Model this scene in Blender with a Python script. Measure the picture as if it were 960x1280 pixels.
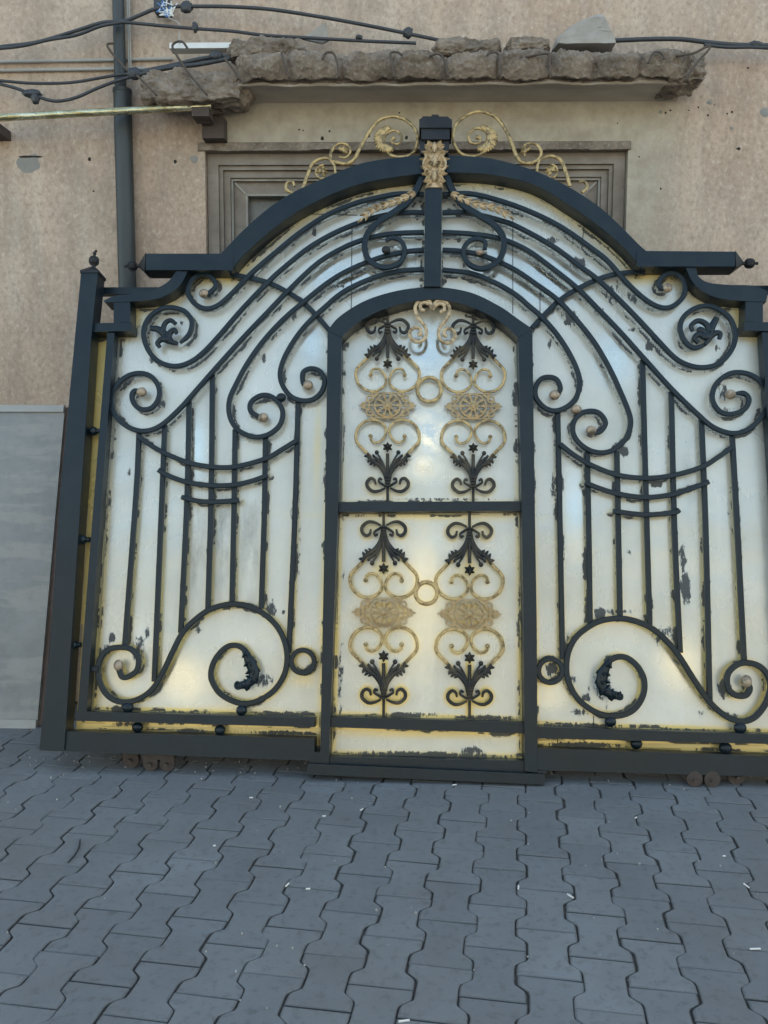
import bpy, bmesh, math, random
import numpy as np
from mathutils import Vector, Matrix, noise
random.seed(7)
for o in list(bpy.data.objects): bpy.data.objects.remove(o)
sc = bpy.context.scene
col = sc.collection
R = math.radians

# ------------------------------------------------------------------ camera
F_PX, CAM_H, PITCH, YAW, ROLL = 1068.3, 1.3956, .10145, .02312, .00372
fw = Vector((-math.sin(YAW)*math.cos(PITCH), math.cos(YAW)*math.cos(PITCH), -math.sin(PITCH)))
rt0 = Vector((math.cos(YAW), math.sin(YAW), 0)); up0 = rt0.cross(fw)
rt = math.cos(ROLL)*rt0 + math.sin(ROLL)*up0
up = -math.sin(ROLL)*rt0 + math.cos(ROLL)*up0
CAM = Vector((0, 0, CAM_H))
cd = bpy.data.cameras.new('camera'); cam = bpy.data.objects.new('camera', cd); col.objects.link(cam)
cam.matrix_world = Matrix.Translation(CAM) @ Matrix((rt, up, -fw)).transposed().to_4x4()
cd.sensor_fit = 'HORIZONTAL'; cd.sensor_width = 36; cd.lens = 36*F_PX/960
cd.clip_end = 500
sc.camera = cam

# ------------------------------------------------------------------ sky, sun, exposure
SUN_EL, SUN_AZ = 46, 30          # the sun stands behind the building: the street front is in open shade
w = bpy.data.worlds.new('World'); sc.world = w; w.use_nodes = True
nt = w.node_tree; bg = nt.nodes['Background']
sky = nt.nodes.new('ShaderNodeTexSky'); sky.sky_type = 'NISHITA'; sky.sun_disc = False
sky.sun_elevation = R(SUN_EL); sky.sun_rotation = R(SUN_AZ); sky.air_density = 1.0; sky.dust_density = 1.4; sky.ozone_density = 1.0
nt.links.new(sky.outputs[0], bg.inputs[0]); bg.inputs[1].default_value = .12
sd = bpy.data.lights.new('sun', 'SUN'); sd.energy = 3.5; sd.angle = R(.5); sd.color = (1, .965, .91)
so = bpy.data.objects.new('sun', sd); col.objects.link(so)
# direction to the sun: azimuth measured from +y towards +x
ds = Vector((math.sin(R(SUN_AZ))*math.cos(R(SUN_EL)), math.cos(R(SUN_AZ))*math.cos(R(SUN_EL)), math.sin(R(SUN_EL))))
so.rotation_euler = ds.to_track_quat('Z', 'Y').to_euler(); so.location = (3, 8, 14)
sc.view_settings.view_transform = 'Standard'; sc.view_settings.look = 'None'
sc.view_settings.exposure = 2.56; sc.view_settings.gamma = 1
sc.view_settings.use_white_balance = True; sc.view_settings.white_balance_temperature = 8100; sc.view_settings.white_balance_tint = 0

# ------------------------------------------------------------------ pixel rays onto the planes of the place
def ray(px, py):
    return fw + rt*((px-480)/F_PX) - up*((py-640)/F_PX)
def ground(px, py, z=0.):
    d = ray(px, py); t = (z-CAM_H)/d.z; return CAM + d*t
YW = 4.16                                  # the wall plane
def W(px, py, off=0.):
    d = ray(px, py); t = (YW-off)/d.y; return CAM + d*t
TILT, GYAW = .2486, -.0168                 # the gate leans back against the wall
gb = ground(532, 977)
GM = Matrix.Translation(gb) @ Matrix.Rotation(GYAW, 4, 'Z') @ Matrix.Rotation(-TILT, 4, 'X') @ Matrix.Translation((0, .075, 0))
GI = GM.inverted(); GI3 = GI.to_3x3()
def G(px, py, w=.04):
    """pixel -> (u, v) on the gate's plane at height w above its sheet"""
    o = GI @ CAM; d = GI3 @ ray(px, py); t = (-w-o.y)/d.y
    p = o + d*t; return (p.x, p.z)
def GL(pts, w=.04): return [G(x, y, w) for x, y in pts]
UC = G(541, 500)[0]

# ------------------------------------------------------------------ helpers
def tag(o, label=None, cat=None, group=None, kind=None):
    if label: o['label'] = label
    if cat: o['category'] = cat
    if group: o['group'] = group
    if kind: o['kind'] = kind
    return o
def empty(name, loc=(0, 0, 0), mat=None):
    o = bpy.data.objects.new(name, None); o.empty_display_size = .1; col.objects.link(o)
    if mat is not None: o.matrix_world = mat
    else: o.location = loc
    return o
def link(name, bm, mats, parent=None, smooth=None, bevel=0):
    if bevel:
        es = [e for e in bm.edges if len(e.link_faces) == 2 and e.calc_face_angle(0) > .6]
        if es: bmesh.ops.bevel(bm, geom=es, offset=bevel, segments=2, affect='EDGES', profile=.6, clamp_overlap=True)
    bmesh.ops.recalc_face_normals(bm, faces=bm.faces[:])
    me = bpy.data.meshes.new(name); bm.to_mesh(me); bm.free()
    for m in (mats if isinstance(mats, (list, tuple)) else [mats]): me.materials.append(m)
    o = bpy.data.objects.new(name, me); col.objects.link(o)
    if parent is not None: o.parent = parent
    if smooth is not None and len(me.polygons):
        me.polygons.foreach_set('use_smooth', [True]*len(me.polygons))
        if smooth < 3:
            bm2 = bmesh.new(); bm2.from_mesh(me)
            for e in bm2.edges: e.smooth = not (len(e.link_faces) == 2 and e.calc_face_angle(0) > smooth)
            bm2.to_mesh(me); bm2.free()
    return o
def cr(pts, n=7, closed=False):
    """Catmull-Rom through the points"""
    P = [Vector(p) for p in pts]; out = []
    m = len(P); rng = range(m) if closed else range(m-1)
    for i in rng:
        p0 = P[(i-1) % m] if closed or i > 0 else P[0]*2-P[1]
        p1 = P[i]; p2 = P[(i+1) % m]
        p3 = P[(i+2) % m] if closed or i+2 < m else P[-1]*2-P[-2]
        for k in range(n):
            t = k/n
            out.append(.5*((2*p1)+(p2-p0)*t+(2*p0-5*p1+4*p2-p3)*t*t+(3*p1-p0-3*p2+p3)*t**3))
    if not closed: out.append(P[-1].copy())
    return out
def flat(p, w): return Vector((p[0], -w, p[1]))
def sweep(bm, pts, w, wd, dp, closed=False, taper=None, round_=False):
    """chamfered flat bar along a path in the gate plane; centre at height w"""
    P = [Vector((p[0], p[1])) for p in pts]; n = len(P); rings = []
    for i in range(n):
        a = P[(i-1) % n] if closed or i > 0 else P[0]
        b = P[(i+1) % n] if closed or i < n-1 else P[-1]
        t = (b-a)
        t = t.normalized() if t.length > 1e-9 else Vector((1, 0))
        nn = Vector((-t.y, t.x)); k = taper(i/(n-1)) if taper else 1
        h, q = wd/2*k, dp/2*(k if k < 1 else 1)
        ww = w[i] if isinstance(w, list) else w
        if round_: prof = [(math.cos(a_)*h, math.sin(a_)*q) for a_ in [j*math.pi/4+math.pi/8 for j in range(8)]]
        else:
            c = min(h, q)*.35; prof = [(h, q-c), (h-c, q), (-h+c, q), (-h, q-c), (-h, -q+c), (-h+c, -q), (h-c, -q), (h, -q+c)]
        rings.append([bm.verts.new((P[i].x+nn.x*x, -(ww+y), P[i].y+nn.y*x)) for x, y in prof])
    m = len(rings)
    for i in range(m if closed else m-1):
        A, B = rings[i], rings[(i+1) % m]
        for j in range(8): bm.faces.new((A[j], A[(j+1) % 8], B[(j+1) % 8], B[j]))
    if not closed: bm.faces.new(rings[0]); bm.faces.new(rings[-1][::-1])
def prism(bm, poly, w0, w1, f=flat):
    a = [bm.verts.new(f(p, w0)) for p in poly]; b = [bm.verts.new(f(p, w1)) for p in poly]; n = len(poly)
    bm.faces.new(a); bm.faces.new(b[::-1])
    for i in range(n): bm.faces.new((a[i], b[i], b[(i+1) % n], a[(i+1) % n]))
def band(bm, A, B, w0, w1):
    n = len(A)
    q = [[bm.verts.new(flat(A[i], w0)), bm.verts.new(flat(A[i], w1)), bm.verts.new(flat(B[i], w1)), bm.verts.new(flat(B[i], w0))] for i in range(n)]
    for i in range(n-1):
        for j in range(4): bm.faces.new((q[i][j], q[i][(j+1) % 4], q[i+1][(j+1) % 4], q[i+1][j]))
    bm.faces.new(q[0]); bm.faces.new(q[-1][::-1])
def resample(pts, n):
    P = [Vector(p) for p in pts]; L = [0]
    for i in range(1, len(P)): L.append(L[-1]+(P[i]-P[i-1]).length)
    out = []; j = 0
    for k in range(n):
        s = L[-1]*k/(n-1)
        while j < len(P)-2 and L[j+1] < s: j += 1
        t = (s-L[j])/max(1e-9, L[j+1]-L[j]); out.append(P[j].lerp(P[j+1], t))
    return out
def ball(bm, c, r, sq=(1, 1, 1), seg=14):
    mat = Matrix.Translation(c) @ Matrix.Diagonal((sq[0], sq[1], sq[2], 1))
    bmesh.ops.create_uvsphere(bm, u_segments=seg, v_segments=max(6, seg*2//3), radius=r, matrix=mat)
def leaflet(bm, p, d, L, Wd, w=.03, th=.006, curl=0):
    """a pointed petal in the gate plane, base p, direction d"""
    d = Vector(d).normalized(); nn = Vector((-d.y, d.x)); p = Vector(p); N = 7; top = []; bot = []
    for i in range(N):
        t = i/(N-1); hw = Wd/2*math.sin(math.pi*min(1, .12+t*.88))**.8*(1-.25*t)
        c = p+d*(L*t)+nn*(curl*L*t*t)
        row = []
        for s in (-1, 0, 1):
            q = c+nn*(hw*s); row.append(bm.verts.new((q.x, -(w+th*(.4 if s else 1.3)*math.sin(math.pi*(.15+.8*t))), q.y)))
        top.append(row)
        row = []
        for s in (-1, 1):
            q = c+nn*(hw*s); row.append(bm.verts.new((q.x, -(w-th*.4), q.y)))
        bot.append(row)
    for i in range(N-1):
        a, b, c, e = top[i], top[i+1], bot[i], bot[i+1]
        for f in ((a[0], a[1], b[1], b[0]), (a[1], a[2], b[2], b[1]), (c[0], a[0], b[0], e[0]), (a[2], c[1], e[1], b[2]), (c[1], c[0], e[0], e[1])): bm.faces.new(f)
    for k in (0, N-1): bm.faces.new((top[k][0], top[k][1], top[k][2], bot[k][1], bot[k][0]))
def tube(bm, pts, r, seg=8, rf=None, cap=True):
    P = [Vector(p) for p in pts]; n = len(P); rings = []; prev = None
    for i in range(n):
        t = (P[min(i+1, n-1)]-P[max(i-1, 0)]).normalized()
        if prev is None: a = t.orthogonal().normalized()
        else: a = (prev-t*prev.dot(t)).normalized()
        prev = a; b = t.cross(a); rr = rf(i/(n-1)) if rf else r
        rings.append([bm.verts.new(P[i]+(a*math.cos(k*2*math.pi/seg)+b*math.sin(k*2*math.pi/seg))*rr) for k in range(seg)])
    for i in range(n-1):
        for j in range(seg): bm.faces.new((rings[i][j], rings[i][(j+1) % seg], rings[i+1][(j+1) % seg], rings[i+1][j]))
    if cap: bm.faces.new(rings[0][::-1]); bm.faces.new(rings[-1])
def boxm(bm, lo, hi, mat=None):
    x0, y0, z0 = lo; x1, y1, z1 = hi
    v = [bm.verts.new((x, y, z)) for x in (x0, x1) for y in (y0, y1) for z in (z0, z1)]
    if mat: 
        for q in v: q.co = mat @ q.co
    for f in ((0, 1, 3, 2), (4, 6, 7, 5), (0, 4, 5, 1), (2, 3, 7, 6), (0, 2, 6, 4), (1, 5, 7, 3)): bm.faces.new([v[i] for i in f])

# ------------------------------------------------------------------ materials
class N:
    def __init__(s, name):
        s.m = bpy.data.materials.new(name); s.m.use_nodes = True; s.t = s.m.node_tree; s.b = s.t.nodes['Principled BSDF']
        s.c = s.t.nodes.new('ShaderNodeTexCoord')
    def node(s, k, **kw):
        n = s.t.nodes.new(k)
        for a, v in kw.items():
            if a.startswith('i_'): n.inputs[a[2:].replace('_', ' ')].default_value = v
            else: setattr(n, a, v)
        return n
    def l(s, a, b): s.t.links.new(a, b)
    def noise(s, scale, detail=4, rough=.55, vec=None, stretch=None, dist=0):
        n = s.node('ShaderNodeTexNoise'); n.inputs['Scale'].default_value = scale; n.inputs['Detail'].default_value = detail
        n.inputs['Roughness'].default_value = rough; n.inputs['Distortion'].default_value = dist
        src = vec or s.c.outputs['Object']
        if stretch:
            mp = s.node('ShaderNodeMapping'); mp.inputs['Scale'].default_value = stretch; s.l(src, mp.inputs[0]); src = mp.outputs[0]
        s.l(src, n.inputs[0]); return n.outputs[0]
    def ramp(s, fac, stops):
        n = s.node('ShaderNodeValToRGB'); e = n.color_ramp.elements
        while len(e) < len(stops): e.new(.5)
        for k, (p, c) in enumerate(stops): e[k].position = p; e[k].color = (c, c, c, 1) if isinstance(c, (int, float)) else (*c, 1)
        s.l(fac, n.inputs[0]); return n.outputs[0]
    def mix(s, fac, a, b, mode='MIX'):
        n = s.node('ShaderNodeMix', data_type='RGBA', blend_type=mode)
        for sock, v in ((n.inputs[0], fac), (n.inputs[6], a), (n.inputs[7], b)):
            if hasattr(v, 'node'): s.l(v, sock)
            elif isinstance(v, (int, float)): sock.default_value = v if sock.type == 'VALUE' else (v, v, v, 1)
            else: sock.default_value = (*v, 1)
        return n.outputs[2]
    def math(s, op, a, b=0, c=0, clamp=False):
        n = s.node('ShaderNodeMath', operation=op, use_clamp=clamp)
        for sock, v in zip(n.inputs, (a, b, c)):
            if hasattr(v, 'node'): s.l(v, sock)
            else: sock.default_value = v
        return n.outputs[0]
    def attr(s, name):
        n = s.node('ShaderNodeAttribute'); n.attribute_name = name; return n.outputs['Fac']
    def bump(s, h, strength=.3, dist=.01, prev=None):
        n = s.node('ShaderNodeBump'); n.inputs['Strength'].default_value = strength; n.inputs['Distance'].default_value = dist
        s.l(h, n.inputs['Height'])
        if prev is not None: s.l(prev, n.inputs['Normal'])
        return n.outputs[0]
    def out(s, base, rough=.5, metal=0., nrm=None, **kw):
        for k, v in (('Base Color', base), ('Roughness', rough), ('Metallic', metal)):
            sock = s.b.inputs[k]
            if hasattr(v, 'node'): s.l(v, sock)
            elif isinstance(v, (int, float)): sock.default_value = v if sock.type == 'VALUE' else (v, v, v, 1)
            else: sock.default_value = (*v, 1)
        if nrm is not None: s.l(nrm, s.b.inputs['Normal'])
        for k, v in kw.items(): s.b.inputs[k.replace('_', ' ')].default_value = v
        return s.m

def mat_paint(name, base, dusty=(.10, .10, .095), rough=.38, wear=.5, sc_=1.):
    m = N(name)
    n1 = m.noise(7*sc_, 5, .6); n2 = m.noise(60*sc_, 3, .6)
    c = m.mix(m.ramp(n1, [(.42, 0), (.75, wear)]), base, dusty)
    c = m.mix(m.ramp(n2, [(.60, 0), (.78, .25)]), c, [min(1, x*2.2) for x in base])
    r = m.math('ADD', m.math('MULTIPLY', n1, .3), rough-.12)
    nb = m.bump(m.noise(38*sc_, 4, .6), .22, .003); nb = m.bump(m.noise(220*sc_, 2), .2, .001, nb)
    return m.out(c, r, 0., nb, Specular_IOR_Level=.30)
PAINT = mat_paint('slate_paint', (.0040, .0110, .0160), (.024, .037, .043), .34, .30)
PAINT_DOOR = mat_paint('dark_ornament_paint', (.010, .011, .012), (.15, .11, .06), .40, .55, 2)
PAINT_CAP = mat_paint('black_cap_paint', (.010, .011, .013), (.05, .05, .05), .5, .5)
def mat_gold(name, base, dark, metal=.35, rough=.42, sc_=1.):
    m = N(name); n1 = m.noise(45*sc_, 4, .6); n2 = m.noise(12, 3)
    c = m.mix(m.ramp(n1, [(.38, 1), (.56, 0)]), base, dark)
    c = m.mix(m.ramp(n2, [(.5, 0), (.7, .35)]), c, [x*1.25 for x in base])
    return m.out(c, m.math('ADD', m.math('MULTIPLY', n1, .3), rough-.15), metal, m.bump(n1, .4, .002))
GOLD = mat_gold('dull_gold_paint', (.47, .325, .145), (.14, .095, .045), .3, .42)
GOLD_DEEP = mat_gold('deep_gold_paint', (.36, .245, .12), (.26, .175, .085), .3, .42)
GOLD_PALE = mat_gold('pale_gold_paint', (.50, .36, .215), (.18, .12, .06), .1, .5)
COPPER = mat_gold('copper_knob', (.36, .27, .19), (.13, .10, .075), .2, .45)
BRASS = None
m = N('brass_tube'); n1 = m.noise(18, 5, .6, stretch=(.35, 1, 1), dist=.8); n2 = m.noise(60, 3, .6, stretch=(.3, 1, 1))
c = m.mix(m.ramp(n1, [(.38, 0), (.6, 1)]), (.30, .26, .14), (.60, .58, .42))
BRASS = m.out(c, m.math('ADD', m.math('MULTIPLY', n1, .3), .12), .85, m.bump(n2, .5, .003, m.bump(n1, .6, .008)))
m = N('rusty_iron'); n1 = m.noise(30, 5, .65)
RUST = m.out(m.mix(n1, (.045, .034, .029), (.085, .062, .052)), .85, 0., m.bump(n1, .6, .004))
m = N('dark_rebar'); n1 = m.noise(60, 4, .6)
REBAR = m.out(m.mix(n1, (.045, .034, .028), (.13, .10, .08)), .8, .2, m.bump(n1, .5, .002))
m = N('black_cable'); n1 = m.noise(25, 4, .6)
CABLE = m.out(m.mix(n1, (.012, .014, .018), (.045, .05, .058)), .5, 0., m.bump(n1, .3, .003))
m = N('grey_conduit'); n1 = m.noise(14, 4, .6, stretch=(.3, 1, 1))
CONDUIT = m.out(m.mix(n1, (.24, .235, .22), (.40, .39, .37)), .5)
m = N('white_trim'); n1 = m.noise(16, 4, .6)
WHITE = m.out(m.mix(n1, (.50, .50, .49), (.68, .68, .67)), .5)
m = N('grey_pole_paint'); n1 = m.noise(5, 5, .6, stretch=(1, 1, .35)); n2 = m.noise(70, 3)
c = m.mix(m.ramp(n1, [(.35, 0), (.7, 1)]), (.016, .021, .024), (.036, .042, .045))
POLE = m.out(c, .5, 0., m.bump(n2, .2, .002))

# plaster of the facade
def mat_plaster():
    m = N('weathered_plaster'); geo = m.c.outputs['Object']
    sep = m.node('ShaderNodeSeparateXYZ'); m.l(geo, sep.inputs[0])
    big = m.noise(1.1, 5, .6); mid = m.noise(5.5, 5, .62, stretch=(1, 1, .45)); fine = m.noise(48, 6, .72, stretch=(1, 1, .8), dist=.3); grit = m.noise(190, 3, .7)
    strk = m.noise(9, 4, .6, stretch=(1, 1, .07))
    c = m.mix(m.ramp(big, [(.36, 0), (.62, 1)]), (.445, .312, .232), (.475, .370, .292))
    c = m.mix(m.ramp(mid, [(.38, .75), (.60, 0)]), c, (.315, .238, .185))
    c = m.mix(m.ramp(strk, [(.52, 0), (.72, .35)]), c, (.53, .46, .385))
    c = m.mix(m.ramp(fine, [(.34, .6), (.49, 0)]), c, (.22, .165, .125))
    c = m.mix(m.ramp(fine, [(.54, 0), (.68, .6)]), c, (.60, .50, .41))
    # cream render round the window, under the canopy
    x0, z0 = W(278, 180).x, W(278, 186).z; x1 = W(800, 180).x; z1 = W(500, 118).z
    wob = m.math('MULTIPLY', m.math('SUBTRACT', m.noise(6, 4), .5), .12)
    def ss(v, a, b):
        n = m.node('ShaderNodeMapRange', interpolation_type='SMOOTHSTEP'); m.l(v, n.inputs[0])
        n.inputs[1].default_value = a; n.inputs[2].default_value = b; return n.outputs[0]
    xs = m.math('ADD', sep.outputs[0], wob)
    zs = m.math('ADD', sep.outputs[2], wob)
    mask = m.math('MULTIPLY', m.math('MULTIPLY', ss(xs, x0-.05, x0+.03), m.math('SUBTRACT', 1, ss(xs, x1-.02, x1+.30))), ss(zs, z0-.9, z0-.05))
    mask = m.math('MULTIPLY', mask, m.math('SUBTRACT', 1, ss(zs, z1+.02, z1+.06)))
    cream = m.mix(m.ramp(m.noise(13, 5, .6), [(.35, 0), (.65, 1)]), (.33, .285, .225), (.43, .385, .31))
    cream = m.mix(m.ramp(m.noise(3.3, 4, .6, stretch=(1, 1, 2)), [(.52, 0), (.70, .6)]), cream, (.24, .20, .155))
    c = m.mix(m.math('MULTIPLY', mask, .9), c, cream)
    stain = m.ramp(m.noise(2.3, 5, .7, stretch=(1.3, 1, .8)), [(.58, 0), (.74, .65)])
    c = m.mix(stain, c, (.225, .19, .155))
    nb = m.bump(fine, .55, .006); nb = m.bump(grit, .35, .002, nb); nb = m.bump(mid, .35, .03, nb)
    return m.out(c, .92, 0., nb)
PLASTER = mat_plaster()
def mat_concrete():
    m = N('broken_concrete'); n1 = m.noise(9, 6, .68); n2 = m.noise(55, 4, .65)
    vo = m.node('ShaderNodeTexVoronoi'); vo.inputs['Scale'].default_value = 45; m.l(m.c.outputs['Object'], vo.inputs[0])
    c = m.mix(m.ramp(n1, [(.35, 0), (.65, 1)]), (.120, .092, .072), (.26, .205, .162))
    c = m.mix(m.ramp(n2, [(.55, 0), (.7, .6)]), c, (.36, .32, .27))
    c = m.mix(m.ramp(vo.outputs[0], [(.1, .5), (.3, 0)]), c, (.22, .19, .165))
    nb = m.bump(n2, .8, .01); nb = m.bump(vo.outputs[0], .4, .008, nb)
    return m.out(c, .95, 0., nb)
CONCRETE = mat_concrete()
m = N('soffit_render'); n1 = m.noise(6, 5, .6, stretch=(.6, 1, 1)); n2 = m.noise(60, 3)
SOFFIT = m.out(m.mix(m.ramp(n1, [(.3, 0), (.7, 1)]), (.34, .29, .24), (.48, .42, .35)), .93, 0., m.bump(n2, .4, .006))
m = N('grey_stone'); n1 = m.noise(12, 5, .6)
STONE = m.out(m.mix(n1, (.20, .18, .16), (.42, .39, .36)), .9, 0., m.bump(m.noise(70, 3), .4, .005))
def mat_wood(name, a, b):
    m = N(name); n1 = m.noise(4, 5, .6, stretch=(2, 2, 2)); n2 = m.noise(30, 4, .6, stretch=(.3, 1, 1))
    c = m.mix(m.ramp(n1, [(.35, 0), (.65, 1)]), a, b); c = m.mix(m.ramp(n2, [(.55, 0), (.75, .35)]), c, [x*.55 for x in a])
    return m.out(c, .75, 0., m.bump(n2, .3, .003))
WOOD = mat_wood('weathered_wood_frame', (.180, .146, .118), (.25, .212, .178))
WOOD_LIGHT = mat_wood('pale_wood_bead', (.24, .22, .195), (.33, .31, .28))
m = N('dusty_glass'); n1 = m.noise(5, 5, .65)
GLASS = m.out(m.mix(m.ramp(n1, [(.35, 0), (.7, 1)]), (.065, .068, .065), (.155, .155, .145)), m.math('ADD', m.math('MULTIPLY', n1, .35), .12), 0., None)
# concrete pavers
def mat_paver():
    m = N('grey_paver'); v = m.attr('tone')
    n1 = m.noise(3.2, 5, .6); n2 = m.noise(38, 5, .65); n3 = m.noise(260, 2, .6)
    c = m.mix(v, (.140, .152, .160), (.178, .191, .198))
    c = m.mix(m.ramp(n1, [(.4, 0), (.72, .5)]), c, (.105, .098, .094))
    c = m.mix(m.ramp(n2, [(.36, .45), (.48, 0)]), c, (.070, .068, .066))
    c = m.mix(m.ramp(n2, [(.60, 0), (.74, .35)]), c, (.22, .215, .21))
    c = m.mix(m.ramp(n3, [(.62, 0), (.75, .3)]), c, (.27, .27, .265))
    n4 = m.noise(.9, 4, .6); c = m.mix(m.ramp(n4, [(.45, 0), (.68, .45)]), c, (.150, .142, .132))
    c = m.mix(m.math('MULTIPLY', m.attr('edge'), m.math('ADD', .35, m.math('MULTIPLY', n2, .8))), c, (.075, .074, .071))
    nb = m.bump(n3, .35, .0015); nb = m.bump(n2, .3, .004, nb)
    return m.out(c, m.math('ADD', m.math('MULTIPLY', n2, .3), .5), 0., nb)
PAVER = mat_paver()
m = N('joint_dirt'); n1 = m.noise(60, 5, .65)
DIRT = m.out(m.mix(n1, (.050, .048, .045), (.115, .110, .102)), .95, 0., m.bump(n1, .6, .006))
m = N('street_ground'); n1 = m.noise(2, 5, .6)
STREET = m.out(m.mix(n1, (.11, .11, .108), (.17, .165, .16)), .9)

# the painted metal sheet behind the ironwork
def mat_sheet():
    m = N('pearl_sheet')
    dd = m.attr('bar_distance'); gold = m.attr('gold_tint'); dab = m.attr('paint_dab'); seamy = m.attr('scuff'); pol = m.attr('polish')
    n_big = m.noise(2.2, 5, .6); n_v = m.noise(22, 4, .6, stretch=(1, 1, .12)); n_f = m.noise(60, 4, .65)
    base = m.mix(m.ramp(n_big, [(.35, 0), (.65, 1)]), (.50, .495, .440), (.595, .585, .530))
    base = m.mix(m.ramp(n_v, [(.5, 0), (.75, .25)]), base, (.66, .655, .63))
    base = m.mix(m.ramp(n_f, [(.30, .35), (.44, 0)]), base, (.42, .41, .37))
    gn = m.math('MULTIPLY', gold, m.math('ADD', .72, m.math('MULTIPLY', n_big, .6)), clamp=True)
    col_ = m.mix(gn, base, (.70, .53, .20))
    # grey scuffs
    scf = m.math('MULTIPLY', seamy, m.ramp(m.noise(14, 5, .65, stretch=(1, 1, .35)), [(.38, 0), (.62, 1)]))
    col_ = m.mix(m.math('MULTIPLY', scf, .8), col_, (.20, .19, .165))
    # black brush marks running beside the bars and loose dabs
    along = m.attr('bar_along')
    def nv(sa, sd, detail, rough):
        cx = m.node('ShaderNodeCombineXYZ'); m.l(m.math('MULTIPLY', along, sa), cx.inputs[0]); m.l(m.math('MULTIPLY', dd, sd), cx.inputs[1]); m.l(m.math('MULTIPLY', m.attr('bar_side'), 7.3), cx.inputs[2])
        n = m.node('ShaderNodeTexNoise'); n.inputs['Scale'].default_value = 1; n.inputs['Detail'].default_value = detail; n.inputs['Roughness'].default_value = rough; m.l(cx.outputs[0], n.inputs[0]); return n.outputs[0]
    reach = nv(7.5, 0, 3, .6); stroke = nv(28, 330, 3, .6); rag = nv(60, 90, 4, .7)
    a = m.math('MULTIPLY', m.math('SUBTRACT', reach, .50), .075)                # metres the brush strayed from the bar
    a = m.math('MINIMUM', a, .015)
    a = m.math('ADD', a, m.math('MULTIPLY', m.math('SUBTRACT', stroke, .5), .020)); a = m.math('ADD', a, m.math('MULTIPLY', m.math('SUBTRACT', rag, .5), .014))
    d1 = m.math('SUBTRACT', a, dd)
    sm = m.node('ShaderNodeMapRange', interpolation_type='SMOOTHSTEP'); m.l(d1, sm.inputs[0]); sm.inputs[1].default_value = 0; sm.inputs[2].default_value = .0030
    b1 = m.math('ADD', m.math('MULTIPLY', dab, 1.0), m.math('MULTIPLY', m.math('SUBTRACT', m.noise(60, 5, .7, stretch=(1, 1, .42)), .5), 1.7))
    sm2 = m.node('ShaderNodeMapRange', interpolation_type='SMOOTHSTEP'); m.l(b1, sm2.inputs[0]); sm2.inputs[1].default_value = .48; sm2.inputs[2].default_value = .62
    smear = m.math('MULTIPLY', m.math('MAXIMUM', sm.outputs[0], m.math('MULTIPLY', sm2.outputs[0], m.math('GREATER_THAN', dab, .02))), .93)
    col_ = m.mix(smear, col_, (.022, .028, .034))
    film = m.noise(1.7, 4, .6, dist=.6)
    r = m.math('ADD', m.math('MULTIPLY', m.ramp(film, [(.35, 0), (.65, 1)]), .16), .17)
    r = m.math('ADD', r, m.math('MULTIPLY', n_v, .10)); r = m.math('MULTIPLY', r, m.math('SUBTRACT', 1, m.math('MULTIPLY', pol, .62))); r = m.math('ADD', r, m.math('MULTIPLY', smear, .2))
    met = m.math('MULTIPLY', m.math('SUBTRACT', 1, smear), m.math('ADD', .30, m.math('MULTIPLY', pol, .6)))
    nb = m.bump(m.noise(2.6, 3, .5), .35, .03); nb = m.bump(m.noise(9, 4, .55, stretch=(1, 1, .5)), .22, .008, nb)
    nb = m.bump(smear, .5, .0015, nb); nb = m.bump(n_f, .10, .001, nb)
    return m.out(col_, r, met, nb)
SHEET = mat_sheet()
m = N('dark_seam'); SEAM = m.out((.03, .03, .03), .8)  # dark colour of the thin strips laid along the panel seams

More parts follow.
